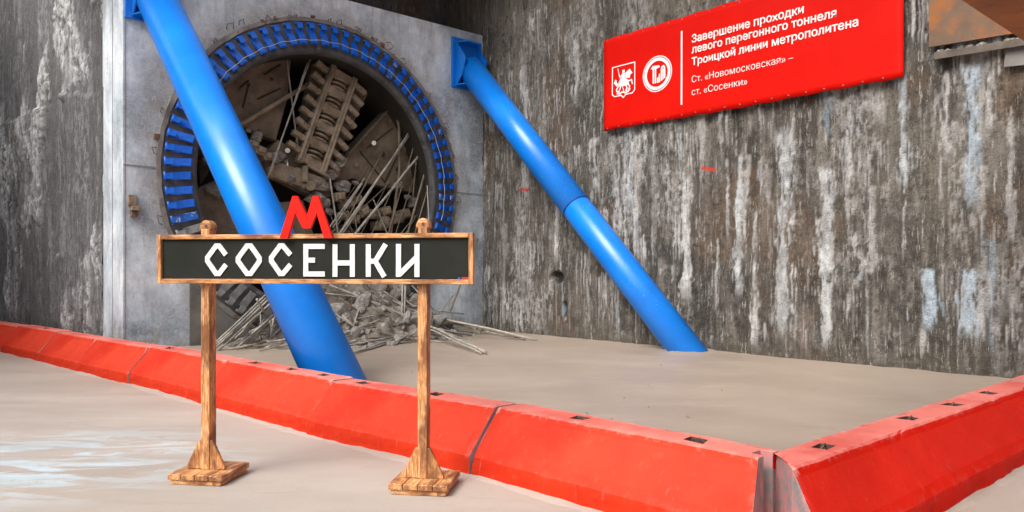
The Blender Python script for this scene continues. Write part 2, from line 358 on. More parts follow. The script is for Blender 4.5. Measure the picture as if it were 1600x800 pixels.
def link(name, data, parent=None):
    o = bpy.data.objects.new(name, data); COL.objects.link(o)
    if parent is not None: o.parent = parent
    return o
def wmat(o):
    m = Matrix.Identity(4); q = o
    while q is not None: m = q.matrix_basis @ m; q = q.parent
    return m
def build(name, mb, mat, parent=None, origin=None, bevel=0, mats=None, recalc=True):
    "link a world-space bmesh as one mesh object"
    bm = mb.bm if isinstance(mb, MB) else mb
    if bevel: bmesh.ops.bevel(bm, geom=list(bm.edges), offset=bevel, segments=1, affect='EDGES', profile=.5)
    if recalc: bmesh.ops.recalc_face_normals(bm, faces=bm.faces)
    base = wmat(parent) if parent is not None else Matrix.Identity(4)
    loc = Matrix.Translation(origin) if origin is not None else Matrix.Identity(4)
    full = base @ loc if parent is not None and origin is not None else (loc if origin is not None else base)
    if parent is not None and origin is not None: full = loc; 
    bm.transform(full.inverted())
    me = bpy.data.meshes.new(name); bm.to_mesh(me); bm.free()
    o = link(name, me, parent)
    for m in (mats or [mat]): me.materials.append(m)
    if origin is not None: o.matrix_basis = (base.inverted() @ loc) if parent is not None else loc
    return o
def tag(o, label, cat, group=None, kind=None):
    if label: o['label'] = label
    if cat: o['category'] = cat
    if group: o['group'] = group
    if kind: o['kind'] = kind
    return o
def thing(name, label, cat, loc=(0, 0, 0), rz=0, group=None):
    o = link(name, None); o.location = loc; o.rotation_euler = (0, 0, rz); o.empty_display_size = .2
    o.matrix_basis = Matrix.Translation(loc) @ Matrix.Rotation(rz, 4, 'Z')
    return tag(o, label, cat, group)
def dup(o, parent=None):
    c = o.copy(); COL.objects.link(c)
    if parent is not None: c.parent = parent
    for ch in o.children: dup(ch, c)
    return c

# numpy value noise
_rng = np.random.default_rng(11); _tab = _rng.random((512, 512))
def vn(x, y, seed=0):
    x = np.asarray(x, float) + seed * 37.7; y = np.asarray(y, float) + seed * 91.3
    xi = np.floor(x).astype(int); yi = np.floor(y).astype(int); fx = x - xi; fy = y - yi
    fx = fx * fx * (3 - 2 * fx); fy = fy * fy * (3 - 2 * fy)
    a = _tab[xi % 512, yi % 512]; b = _tab[(xi + 1) % 512, yi % 512]; c = _tab[xi % 512, (yi + 1) % 512]; d = _tab[(xi + 1) % 512, (yi + 1) % 512]
    return (a * (1 - fx) + b * fx) * (1 - fy) + (c * (1 - fx) + d * fx) * fy
def fbm(x, y, oct=5, seed=0, gain=.55):
    v = 0; a = 1; tot = 0
    for i in range(oct): v = v + a * vn(x * 2 ** i, y * 2 ** i, seed + i * 3); tot += a; a *= gain
    return v / tot
def sstep(a, b, x): t = np.clip((x - a) / (b - a), 0, 1); return t * t * (3 - 2 * t)
def lerp(a, b, f): return a + (b - a) * f[..., None]

def rock_wall(name, label, to_world, s_ax, z_ax, style, origin):
    S, Z = np.meshgrid(s_ax, z_ax, indexing='ij'); rng = np.random.default_rng(style['seed']); sd = style['seed']
    n1 = fbm(S * .7, Z * .55, 6, sd); n2 = fbm(S * 3.2, Z * 2.2, 6, sd + 20); n3 = fbm(S * 9, Z * .7, 5, sd + 40); n4 = fbm(S * 11, Z * 9, 4, sd + 60, .65)
    big = fbm(S * .33, Z * .3, 4, sd + 80)
    col = lerp(np.array(style['dark']) * np.ones(S.shape + (3,)), np.array(style['mid']), sstep(.36, .62, n1 * .6 + n3 * .4))
    col = lerp(col, np.array(style['light']), sstep(.52, .68, n3) * .5 * style['cols'])
    col = lerp(col, np.array(style['black']), sstep(.46, .33, n3) * .35 * style['cols'])
    n5 = fbm(S * 20, Z * 1.4, 4, sd + 45, .65); col = lerp(col, np.array(style['light']) * 1.25, sstep(.57, .68, n5) * .42 * style['cols'])
    tan = sstep(.42, .62, big * .5 + fbm(S * .9, Z * .4, 5, sd + 90) * .5) * sstep(1.5, 4.5, Z + (n1 - .5) * 4); col = lerp(col, np.array(style['tan']), tan * .5)
    col = lerp(col, np.array(style['black']), sstep(.57, .72, n2) * .6)
    col = lerp(col, np.array(style['rust']), sstep(.55, .68, fbm(S * .8, Z * .5, 6, sd + 100)) * style['rustk'])
    pit = sstep(.62, .72, n4); col = lerp(col, np.array(style['black']), pit * .7)
    h = (n1 - .5) * .11 + (fbm(S * 3.2, Z * .9, 5, sd + 25) - .5) * .075 + (n4 - .5) * .05 + (n3 - .5) * .035 + (fbm(S * 6, Z * 2, 5, sd + 70, .7) - .5) * .06
    for (zl, amp, jag) in style['ledges']:
        zz = zl + (fbm(S * 1.5, S * 0, 4, sd + 7) - .5) * jag
        h = h + amp * sstep(-.05, .05, zz - Z) - amp * sstep(0, 1.8, zz - Z)
        col = lerp(col, np.array(style['black']), np.exp(-((Z - zz) / .06) ** 2) * .6)
    pan = sstep(.49, .54, fbm(S * .75, Z * .42, 5, sd + 210) + (n4 - .5) * .12) * style.get('panel', 0)
    col = lerp(col, np.array(style['panc']) * np.ones(3), pan * .8); h = h * (1 - pan * .6)
    wmask = np.zeros_like(S); bmask = np.zeros_like(S); ed = fbm(S * 34, Z * 5, 4, sd + 130, .7); ed2 = fbm(S * 9, Z * 1.6, 4, sd + 140, .6)
    for (n, wlo, whi, llo, lhi, k, zlo, zhi, blue) in style['streaks']:
        for _ in range(n):
            sc = rng.uniform(s_ax[0], style['smax']); zt = rng.uniform(zlo, zhi); w = math.exp(rng.uniform(math.log(wlo), math.log(whi))); ln = math.exp(rng.uniform(math.log(llo), math.log(lhi)))
            if rng.random() > .12 + 1.5 * max(0, float(fbm(np.array(sc * 1.7), np.array(zt * .25), 3, sd + 150)) - .33): continue
            i0, i1 = np.searchsorted(s_ax, [sc - 2.6 * w - .05, sc + 2.6 * w + .05]); j0, j1 = np.searchsorted(z_ax, [zt - ln, zt + .15])
            if i1 <= i0 or j1 <= j0: continue
            s = S[i0:i1, j0:j1]; z = Z[i0:i1, j0:j1]; f = (zt - z) / ln
            wander = (vn(z * .7, z * 0 + sc * 9, sd) - .5) * .025 + (vn(z * 5, z * 0 + sc * 17, sd) - .5) * .005
            ww = w * (1.05 - .75 * np.clip(f, 0, 1)) * (.55 + .9 * vn(z * 1.3, z * 0 + sc * 5, sd + 2))
            a = 1 - np.abs(s - sc - wander) / np.maximum(ww, .004)
            top = sstep(-.02, .04, f * ln) * (1 - sstep(.75, 1, f))
            v = sstep(.0, .6, a + (ed[i0:i1, j0:j1] - .5) * 2.2 + (ed2[i0:i1, j0:j1] - .5) * 1.6) * top * k * rng.uniform(.45, 1)
            tgt = bmask if rng.random() < blue else wmask
            tgt[i0:i1, j0:j1] = np.maximum(tgt[i0:i1, j0:j1], v)
    for _ in range(style.get('fringes', 0)):          # curtains of thin runs hanging from one seep line
        s_a = rng.uniform(s_ax[0], style['smax']); wid = rng.uniform(.15, .8); zt0 = rng.uniform(.7, 7.2); L0 = rng.uniform(.2, .9)
        for q in range(int(wid * rng.uniform(14, 30))):
            sc = s_a + rng.uniform(0, wid); zt = zt0 + rng.normal() * .05; ln = L0 * rng.uniform(.3, 1.5); w = rng.uniform(.007, .02)
            i0, i1 = np.searchsorted(s_ax, [sc - .07, sc + .07]); j0, j1 = np.searchsorted(z_ax, [zt - ln, zt + .1])
            if i1 <= i0 or j1 <= j0: continue
            s = S[i0:i1, j0:j1]; z = Z[i0:i1, j0:j1]; f = (zt - z) / ln
            a = 1 - np.abs(s - sc - (vn(z * 2, z * 0 + sc * 9, sd) - .5) * .02) / np.maximum(w * (1.1 - .6 * np.clip(f, 0, 1)), .012)
            v = sstep(.0, .4, a + (ed[i0:i1, j0:j1] - .5) * 1.2) * sstep(-.02, .03, f * ln) * (1 - sstep(.8, 1, f)) * rng.uniform(.5, 1)
            wmask[i0:i1, j0:j1] = np.maximum(wmask[i0:i1, j0:j1], v)
    for (sc, zt, zb, w, bl) in style['hero']:
        f = (zt - Z) / (zt - zb); a = 1 - np.abs(S - sc - (vn(Z * .6, Z * 0 + sc * 9, sd) - .5) * .04) / (w * (.55 + .8 * vn(Z * 1.1, Z * 0 + sc * 3, sd)))
        v = sstep(-.1, .7, a + (ed - .5) * 2.6 + (ed2 - .5) * 2.0) * sstep(-.02, .05, f) * (1 - sstep(.8, 1.02, f)) * .95
        wmask = np.maximum(wmask, v)
        if bl: bmask = np.maximum(bmask, v * bl)
    # ragged crusts of efflorescence
    crust = sstep(style['ct'], style['ct'] + .08, fbm(S * 1.5, Z * .38, 6, sd + 170)) * sstep(.44, .54, n4 * .5 + ed * .5) * style['crust']
    wmask = np.maximum(wmask, crust)
    wmask = wmask * (1 - pan * .75); rim = np.exp(-((fbm(S * .75, Z * .42, 5, sd + 210) + (n4 - .5) * .12 - .49) / .012) ** 2) * style.get('panel', 0) * sstep(.4, .55, ed2); wmask = np.maximum(wmask, rim * .8)
    wvar = fbm(S * 14, Z * 5, 3, sd + 190)
    wc = lerp(np.array(style['white']) * np.ones(S.shape + (3,)), np.array(style['white']) * .66, sstep(.4, .66, wvar))
    col = col * (1 - wmask[..., None]) + wc * wmask[..., None]
    col = col * (1 - bmask[..., None] * .75) + np.array(style['bluec']) * bmask[..., None] * .75
    for (ms, mz, rx, rz) in style.get('pits', ()):
        e_ = ((S - ms) / rx) ** 2 + ((Z - mz) / rz) ** 2 + (n2 - .5) * 2 + (ed - .5); k_ = sstep(1.2, .5, e_); h = h - k_ * .16; col = col * (1 - k_[..., None] * .85) + np.array((.03, .024, .017)) * k_[..., None] * .85
    for (ms, mz, L, dz) in style.get('marks', ()):
        f = (S - ms) / L; a = np.maximum(np.abs(Z - mz - dz * f * 2) / .03, np.abs(f) / .5) + (ed - .5) * .5
        k_ = sstep(1.0, .8, a) * .9; col = col * (1 - k_[..., None]) + np.array((.62, .03, .015)) * k_[..., None]
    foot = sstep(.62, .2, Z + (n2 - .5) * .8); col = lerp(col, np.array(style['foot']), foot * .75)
    h = h + wmask * .02 + bmask * .012
    pts = to_world(S, Z, h) - np.array(origin)
    ni, nj = S.shape; idx = np.arange(ni * nj).reshape(ni, nj)
    q = np.stack([idx[:-1, :-1], idx[1:, :-1], idx[1:, 1:], idx[:-1, 1:]], -1).reshape(-1, 4)
    if style.get('flip'): q = q[:, ::-1]
    me = bpy.data.meshes.new(name); me.vertices.add(ni * nj); me.vertices.foreach_set('co', pts.reshape(-1).astype(np.float32))
    me.loops.add(q.size); me.loops.foreach_set('vertex_index', q.reshape(-1).astype(np.int32))
    me.polygons.add(len(q)); me.polygons.foreach_set('loop_start', np.arange(0, q.size, 4, dtype=np.int32))
    me.update(calc_edges=True); me.validate()
    me.polygons.foreach_set('use_smooth', np.ones(len(q), bool))
    ca = me.attributes.new('rock_colour', 'FLOAT_COLOR', 'POINT')
    ca.data.foreach_set('color', np.concatenate([np.clip(col, .01, .95), np.ones(S.shape + (1,))], -1).reshape(-1).astype(np.float32))
    me.materials.append(M[style.get('mat', 'rock')]); o = link(name, me); o.location = origin
    return tag(o, label, 'wall')

def ax(fine0, fine1, step, coarse=()):
    return np.concatenate([np.arange(fine0, fine1, step), np.array(coarse, float)])

# ------------------------------------------------------------------ the setting
v = MB(); v.bm.faces.new([v.bm.verts.new(p) for p in ((-45, -30, 0), (45, -30, 0), (45, 40, 0), (-45, 40, 0))])
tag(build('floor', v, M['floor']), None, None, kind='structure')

# right wall of the pit
nU, nN, cC = np.array(U), np.array(N), np.array(CORNER)
def rw(S, Z, h): return cC + S[..., None] * nN - h[..., None] * nU + Z[..., None] * np.array((0, 0, 1.))
heroes = []
for (px, y0, y1, wpx, bl) in ((1412, 120, 300, 15, .4), (1395, 0, 60, 18, .1), (1072, 275, 480, 14, 0), (985, 195, 330, 12, .35), (1290, 260, 560, 18, .15), (1225, 200, 540, 16, .15),
                              (1325, 170, 300, 8, 0), (1520, 100, 330, 9, .8), (1452, 420, 520, 11, .9), (1518, 420, 530, 14, .8), (1545, 90, 210, 8, 0), (1480, 110, 260, 7, 0),
                              (930, 215, 300, 10, 0), (1155, 240, 470, 8, .2), (1180, 330, 560, 9, 0), (900, 60, 160, 9, 0), (1360, 290, 420, 8, 0), (870, 280, 420, 7, 0), (1580, 150, 400, 8, 0), (820, 100, 330, 10, 0)):
    s0, z0 = sz(px, y0); s1, z1 = sz(px, y1); depth = W(s0, 0).y
    heroes.append((s0, z0, z1, wpx * depth / F * .9, bl))
STY_R = dict(seed=3, panel=.3, panc=(.105, .094, .082), cols=.9, ct=.58, pits=[(*sz(872, 434), .16, .13), (*sz(884, 480), .06, .25)], tan=(.24, .21, .17), fringes=70, marks=[(*sz(1108, 264), .34, -.04), (*sz(820, 296), .30, -.02), (*sz(1262, 153), .05, -.1)], dark=(.066, .060, .050), mid=(.120, .110, .096), light=(.24, .22, .195), black=(.026, .024, .020), rust=(.150, .085, .045), rustk=.42,
             white=(.56, .56, .55), bluec=(.36, .50, .62), foot=(.085, .072, .055), ledges=((1.55, .03, .5), (4.7, .03, .6)), smax=12.6, crust=.6, hero=heroes,
             streaks=((260, .018, .06, .3, 1.6, .8, .6, 7.2, .05), (2600, .010, .024, .15, .9, .8, .3, 7.2, .05), (46, .05, .15, .6, 3.0, .6, 1.5, 7.2, .16)))
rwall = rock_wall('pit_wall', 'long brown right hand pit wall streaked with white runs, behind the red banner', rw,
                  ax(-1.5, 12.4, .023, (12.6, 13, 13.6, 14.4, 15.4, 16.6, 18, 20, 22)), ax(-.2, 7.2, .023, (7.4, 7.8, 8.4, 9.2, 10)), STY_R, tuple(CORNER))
# left wall, running away to the left from the portal slab
DREC = 1.27
LW0 = P(T_L, 0, -DREC); LD = Vector((-1, .86, 0)).normalized(); LNn = Vector((LD.y, -LD.x, 0)) * -1
LNn = Vector((-LD.y, LD.x, 0)); LNn = LNn if LNn.y < 0 else -LNn
nLD, nLN, cL = np.array(LD), np.array(LNn), np.array(LW0)
def lw(S, Z, h):                                           # after 7.5 m the wall turns and comes back beside the yard
    f = np.clip(S - 7.5, 0, None); S1 = np.minimum(S, 7.5); k = (f > 0)[..., None]
    return cL + S1[..., None] * nLD + f[..., None] * np.array((-.06, -1, 0)) + h[..., None] * np.where(k, np.array((1., 0, 0)), nLN) + Z[..., None] * np.array((0, 0, 1.))
STY_L = dict(seed=8, mat='rock2', panel=1, panc=(.10, .10, .104), cols=.4, ct=.47, tan=(.17, .17, .175), fringes=40, dark=(.095, .094, .096), mid=(.205, .203, .206), light=(.37, .37, .38), black=(.024, .023, .024), rust=(.15, .115, .08), rustk=.35, flip=True,
             white=(.58, .59, .60), bluec=(.36, .42, .48), foot=(.045, .042, .04), ledges=((4.75, .10, .5), (2.9, .05, .9)), smax=8, crust=.95, hero=[],
             streaks=((120, .02, .07, .4, 2.0, .7, .6, 7.2, .05), (260, .012, .03, .15, .9, .75, .3, 7.2, .03), (50, .07, .26, .6, 2.6, .6, 2.0, 7.2, .05)))
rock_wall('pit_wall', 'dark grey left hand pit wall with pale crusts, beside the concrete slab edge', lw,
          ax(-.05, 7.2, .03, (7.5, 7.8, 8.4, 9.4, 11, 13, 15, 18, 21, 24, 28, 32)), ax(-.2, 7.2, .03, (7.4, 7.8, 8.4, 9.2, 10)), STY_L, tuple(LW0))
# rear wall above the slab, recess shade painted into its dark colours
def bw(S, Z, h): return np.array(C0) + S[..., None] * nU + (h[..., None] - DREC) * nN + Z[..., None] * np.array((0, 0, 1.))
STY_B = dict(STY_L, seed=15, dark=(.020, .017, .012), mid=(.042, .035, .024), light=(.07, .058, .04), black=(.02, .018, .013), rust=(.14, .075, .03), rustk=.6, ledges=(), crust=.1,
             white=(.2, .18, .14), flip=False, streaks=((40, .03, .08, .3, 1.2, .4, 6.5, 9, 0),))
rock_wall('pit_wall', 'rear pit wall with shade painted into its dark brown, seen above the top edge of the concrete slab', bw, ax(T_L, T_R + .3, .06), ax(6.6, 9.0, .06, (9.4, 10)), STY_B, tuple(P(0, 6.6, -DREC)))
# unseen slab added over the rear wall to shade it and the slab top
m = MB(); m.box(P(0, 8.55, -.75), U * 5.6, N * 1.75, UP * .3)
tag(build('shade_slab', m, M['concrete']), 'unseen concrete slab added to shade the rear wall above the tunnel slab', 'slab')

# unseen strip added over the right wall to shape strut reflections and shade it
m = MB(); m.box(W(9.5, 10.3, 1.55), N * 11, U * 1.85, UP * .28)
tag(build('shade_slab', m, M['concrete']), 'unseen concrete strip added to block sky along the head of the right hand pit wall', 'slab')
# ---- concrete portal slab with the round tunnel eye
ZT = 6.93; RO = 3.1; RH = 2.40
slab = thing('concrete_wall', 'pale grey concrete slab wall round the circular tunnel opening', 'wall', P(0, 0, 0))
m = MB(); K = 128
def rect_pt(a):
    c, s = math.cos(a), math.sin(a); ks = []
    if c > 1e-9: ks.append(T_R / c)
    if c < -1e-9: ks.append(T_L / c)
    if s > 1e-9: ks.append((ZT - ZC) / s)
    if s < -1e-9: ks.append((-.3 - ZC) / s)
    k = min(ks); return c * k, s * k
angs = [2 * math.pi * i / K for i in range(K)]
for cx_, cz_ in ((T_R, ZT), (T_L, ZT), (T_L, -.3), (T_R, -.3)):
    a = math.atan2(cz_ - ZC, cx_) % (2 * math.pi); i = min(range(K), key=lambda q: abs(angs[q] - a)); angs[i] = a
def cir(r, d): return [P(r * math.cos(a), ZC + r * math.sin(a), d) for a in angs]
def rec(d): return [P(rect_pt(a)[0], ZC + rect_pt(a)[1], d) for a in angs]
m.loft([cir(RO - .02, -DREC), cir(RO - .02, 0), rec(0), rec(-DREC)])
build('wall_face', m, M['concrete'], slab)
# formwork joints as shallow raised fins, one level and one upright run
m = MB(); tj, zj = tz(250, 262)
for t0, t1 in ((T_L + .01, -3.0), (3.02, T_R - .02)): m.box(P((t0 + t1) / 2, zj, .004), U * ((t1 - t0) / 2), N * .007, UP * .012)
m.box(P(T_L - .0, 3.4, -.62), U * .006, N * .008, UP * 3.4); m.box(P(T_L + .03, 3.4, .002), U * .006, N * .005, UP * 3.4)
build('form_joint', m, m_plain('joint grey', (.24, .24, .25), .9), slab)
# patched column plus painted shade: dark sheet under the lower left of the ring
m = MB(); t0, _ = tz(296, 500); rp = RO + .07; pts = [P(t0, -.2, 0)]
a0 = math.acos(t0 / rp); a1 = math.acos(-.1 / rp)
for k in range(15):
    a = a0 + (a1 - a0) * k / 14; pts.append(P(rp * math.cos(a), ZC - rp * math.sin(a), 0))
pts.append(P(-.1, -.2, 0)); m.prism(pts, N * .03); build('pour_shade', m, m_mottled('grey pour shade', (.10, .098, .085), (.19, .185, .165), 2, .85, 30, .4), slab)
# bent wire ties sticking out round the eye
for i in range(26):
    a = R_(random.uniform(-12, 200)); r = RO + random.uniform(.01, .07); L = random.uniform(.08, .22); b_ = a + random.uniform(-.9, .9)
    p0 = P(r * math.cos(a), ZC + r * math.sin(a), -.01); q = Vector((math.cos(b_), 0, math.sin(b_)))
    p1 = p0 + N * .05 + (U * q.x + UP * q.z) * L * .6; p2 = p1 + (U * math.cos(b_ + 1.8) + UP * math.sin(b_ + 1.8)) * L * .6; p3 = p2 - N * .03 + (U * math.cos(b_ + 2.9) + UP * math.sin(b_ + 2.9)) * L * .4
    m = MB(); m.tube([p0, p1, p2, p3], .007, 5); build('wire_tie', m, M['wire'], slab)
for i in range(9):
    a = R_(random.uniform(-5, 190)); r = RO + random.uniform(.03, .09); p0 = P(r * math.cos(a), ZC + r * math.sin(a), .02)
    m = MB(); m.box(p0, U * random.uniform(.02, .05), UP * random.uniform(.02, .05), N * .025); build('cast_in_lug', m, M['rust'], slab, bevel=.006)
# wooden block bracket on the slab
m = MB(); t0, z0 = tz(206, 320)
br = thing('wooden_block', 'small weathered wooden block fixed on the concrete slab left of the sign', 'block', P(t0, z0 - .15, .02))
m.box(P(t0, z0 + .07, .03), U * .06, UP * .09, N * .03); build('backing', m, M['timber'], br, bevel=.006)
m = MB(); m.box(P(t0 + .04, z0 - .06, .06), U * .07, UP * .035, N * .06); build('shelf', m, M['timber'], br, bevel=.006)
m = MB(); m.box(P(t0 + .02, z0 - .15, .03), U * .05, UP * .05, N * .03); build('toe', m, M['rust'], br, bevel=.006)

# ---- slurry inside the pen
J = [G(-62, 537), G(0, 551), G(59, 565.5), G(120, 581), G(201, 600), None, G(480, 680), G(735, 742), Vector((1.24, 4.28, 0))]
J[5] = (J[4] + J[6]) / 2
BN = [None] * len(J)
RB0 = Vector((1.764, 4.030, 0)); RBN = N.copy()
poly = []
for i, p in enumerate(J):
    d = (J[min(i + 1, len(J) - 1)] - J[max(i - 1, 0)]).normalized(); nb = Vector((-d.y, d.x, 0)); poly.append((p + nb * .42))
poly[-1] = poly[-1] - (J[8] - J[7]).normalized() * .3
poly += [RB0 - N * .42 + U * .6, RB0 - N * .42 + U * 7.2, CORNER + U * .3, P(T_L, 0, .0) - U * .2, LW0 + LD * 6]
def inside(x, y):
    c = False; n = len(poly)
    for i in range(n):
        a, b = poly[i], poly[(i + 1) % n]
        if (a.y > y) != (b.y > y) and x < (b.x - a.x) * (y - a.y) / (b.y - a.y) + a.x: c = not c
    return c
def heap_h(t, d):
    f = max(0, min(1, (1.75 - d) / 2.7)) ** 1.35
    return MUD - .12 + (2.35 * math.exp(-((t - 1.0) / 1.35) ** 2) + .55 * math.exp(-((t + 1.2) / 1.0) ** 2)) * f
m = MB(); st = .08; vs = {}
def mv(i, j):
    if (i, j) not in vs:
        p = Vector((i * st, j * st, 0)); q = p - C0; d = q.dot(N); t = q.dot(U)
        z = MUD + .012 * mnoise.noise(Vector((p.x * 1.3, p.y * 1.3, 3))) + .004 * mnoise.noise(Vector((p.x * 6, p.y * 6, 1)))
        z += .08 * math.exp(-max(0, d) / .5) * (1 if t < 3.9 else 0) + .02 * math.exp(-max(0, (p - CORNER).dot(-U)) / .3)
        for fx, fy in ((-1.98, 8.75), (2.95, 12.75)): z += (.035 + .05 * mnoise.noise(Vector((p.x * 5, p.y * 5, 0)))) * math.exp(-max(0, math.hypot(p.x - fx, p.y - fy) - .38) / .12)
        vs[(i, j)] = m.bm.verts.new((p.x, p.y, z))
    return vs[(i, j)]
for i in range(-160, 105):
    for j in range(44, 220):
        if inside((i + .5) * st, (j + .5) * st): m.bm.faces.new((mv(i, j), mv(i + 1, j), mv(i + 1, j + 1), mv(i, j + 1))).smooth = True
tag(build('mud', m, M['mud']), None, None, kind='structure')

# ------------------------------------------------------------------ seal ring round the tunnel eye
ring = thing('seal_ring', 'round steel entrance seal with blue flaps lining the tunnel opening', 'tunnel seal', P(0, .2, 0))
def cirK(r, d, k=120): return [P(r * math.cos(2 * math.pi * i / k), ZC + r * math.sin(2 * math.pi * i / k), d) for i in range(k)]
def jit(pts, a): return [p + Vector((random.uniform(-a, a), random.uniform(-a, a), random.uniform(-a, a))) for p in pts]
m = MB(); m.loft([cirK(RO + .05, -.02), jit(cirK(RO + .045, .03), .012), jit(cirK(RO - .03, .04), .012), cirK(RO - .04, -.1)]); build('flange', m, M['flange'], ring)
m = MB(); m.loft([cirK(RO - .03, .02), cirK(2.60, .06), cirK(2.57, .055)], smooth=False); build('backing_plate', m, M['rubber'], ring)
m = MB(); m.loft([cirK(2.59, .05), cirK(2.57, .07), cirK(2.50, .05), cirK(2.47, .0), cirK(2.46, -.06)], smooth=True); build('rubber_lip', m, M['rubber'], ring)
NF = 76
def flap_mesh(mat, name):
    mb = MB()          # local: x tangent, y radial inward, z outward
    mb.box((0, .21, .0), (.069, 0, 0), (0, .21, .075), (0, -.006, .014))
    mb.box((0, .06, .045), (.05, 0, 0), (0, .055, .012), (0, 0, .018))
    mb.box((0, .31, .06), (.056, 0, 0), (0, .09, .03), (0, -.004, .010))
    mb.tube([(-.075, .01, 0), (.075, .01, 0)], .022, 8)
    bm = mb.bm; bmesh.ops.recalc_face_normals(bm, faces=bm.faces); me = bpy.data.meshes.new(name); bm.to_mesh(me); bm.free(); me.materials.append(mat); return me
fm = [flap_mesh(M['flap'], 'flap'), flap_mesh(M['flapw'], 'flap_chipped'), flap_mesh(M['flapg'], 'flap_muddy')]
for i in range(NF):
    a = 2 * math.pi * (i + .5) / NF; deg = math.degrees(a); k = 0
    if 198 < deg < 343: k = 2
    elif 188 < deg <= 198 and i % 2: k = 1
    elif 52 < deg < 68 and i % 2 == 0: k = 1
    elif random.random() < .03: k = 1
    o = link('flap', fm[k], ring)
    rad = -(U * math.cos(a) + UP * math.sin(a)); tan = rad.cross(N); r0 = 3.02 + random.uniform(-.012, .012)
    p = P(0, ZC, .055) - rad * r0; mm = Matrix((tan, rad, N)).transposed().to_4x4()
    mm = Matrix.Translation(p) @ mm @ Matrix.Rotation(random.uniform(-.05, .05), 4, 'Z') @ Matrix.Rotation(random.uniform(-.05, .06), 4, 'X')
    o.matrix_basis = wmat(ring).inverted() @ mm
    if k == 2: o['label'] = 'grey flap caked in dried mud'
m = MB(); m.tube([P((2.68 + .012 * math.sin(q * 9.1)) * math.cos(R_(q)), ZC + (2.68 + .012 * math.sin(q * 9.1)) * math.sin(R_(q)), .205) for q in range(-14, 158, 3)], .006, 5); build('cable', m, M['cable'], ring)
m = MB(); m.tube([P(2.3, ZC + .1, .1), P(2.31, ZC - .6, .14), P(2.3, ZC - 1.3, .1)], .011, 5); build('cable', m, M['cable'], ring)

# ------------------------------------------------------------------ tunnel boring machine in the eye
tbm = thing('boring_machine', 'mud brown tunnel boring machine cutterhead inside the round opening', 'tunnel machine', P(0, .6, -1))
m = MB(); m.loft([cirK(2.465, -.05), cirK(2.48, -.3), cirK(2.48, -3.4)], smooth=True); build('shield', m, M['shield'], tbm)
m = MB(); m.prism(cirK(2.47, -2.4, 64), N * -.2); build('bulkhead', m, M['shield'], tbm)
DH = -.70
def z1(x, y): return 240 + x / 2.222, 20 + y / 2.222
def hp(x, y, d=DH): return pp(*z1(x, y), d)
def plate(name, pts, d, th, mat, bev=.015, parent=None):
    mb = MB(); mb.prism([hp(x, y, d) for x, y in pts], N * -th); return build(name, mb, mat, parent or tbm, bevel=bev)
pl = plate('face_plate', [(225, 330), (250, 250), (320, 180), (420, 150), (478, 148), (468, 290), (425, 445), (300, 392)], DH, .25, M['cutter'])
for a, b_ in (((300, 260), (330, 235)), ((385, 215), (440, 180)), ((360, 300), (440, 262)), ((310, 330), (330, 250))):
    m = MB(); m.tube([hp(*a, DH + .01), hp(*b_, DH + .01)], .018, 5); build('weld_bead', m, M['shield'], pl)
for x, y in ((330, 250), (410, 230), (372, 345)):
    m = MB(); m.tube([hp(x, y, DH - .02), hp(x, y, DH + .02)], .035, 10); build('plug', m, M['shield'], pl)
pr = plate('face_plate', [(655, 508), (812, 335), (845, 330), (875, 430), (905, 560), (900, 625), (735, 590), (690, 572), (640, 590), (600, 545)], DH, .3, M['cutter'])
m = MB(); m.box((hp(660, 505) + hp(815, 332)) / 2 + N * .05, (hp(815, 332) - hp(660, 505)) / 2, N * .06, UP * .03 + U * .03); build('wear_bar', m, M['cutterl'], pr)
for x, y, mt in ((765, 452, 'bolt'), (797, 490, 'shield'), (703, 528, 'cutterl'), (845, 540, 'shield')):
    m = MB(); m.tube([hp(x, y, DH - .02), hp(x, y, DH + .06)], .05, 10); build('plug', m, M[mt], pr)
for a, b_ in (((715, 480), (800, 585)), ((830, 400), (740, 470)), ((860, 470), (800, 590))):
    m = MB(); m.tube([hp(*a, DH + .005), hp(*b_, DH + .005)], .014, 5); build('weld_bead', m, M['shield'], pr)
plate('face_plate', [(150, 610), (235, 575), (330, 690), (330, 820), (160, 820)], DH, .25, M['cutter'])
plate('face_plate', [(310, 690), (420, 660), (520, 650), (560, 780), (330, 820)], DH - .1, .25, M['cutter'])
plate('face_plate', [(380, 500), (430, 440), (505, 480), (610, 545), (615, 640), (560, 640), (400, 560)], DH - .02, .3, M['cutter'])
hub = plate('hub_beam', [(400, 535), (440, 520), (600, 575), (600, 620), (540, 610), (405, 570)], DH + .14, .2, M['cutterl'])
m = MB(); m.tube([hp(545, 600, DH), hp(545, 600, DH + .24)], .10, 14); build('boss', m, M['cutterl'], hub)
m = MB(); m.tube([hp(465, 478, DH), hp(465, 478, DH + .1)], .05, 10); build('bolt', m, M['bolt'], hub)
m = MB(); m.tube([hp(464, 500, DH + .02), hp(465, 535, DH + .16)], .025, 8); build('grease_line', m, M['bolt'], hub)
m = MB(); m.box(hp(525, 560, DH + .2), U * .05, UP * .16, N * .05); m.box(hp(570, 548, DH + .2), U * .24 - UP * .1, UP * .035, N * .05); build('lug', m, M['cutterl'], hub, bevel=.01)
plate('rim_segment', [(830, 300), (862, 300), (925, 450), (945, 600), (905, 600), (890, 450)], DH - .05, .3, M['shield'])
plate('rim_segment', [(150, 470), (205, 330), (240, 300), (235, 400), (190, 560), (160, 600)], DH - .05, .3, M['shield'])
m = MB(); m.tube([hp(300, 390, DH + .1), hp(420, 318, DH + .12), hp(545, 245, DH + .1)], .05, 10); build('feed_pipe', m, M['cutterl'], tbm)
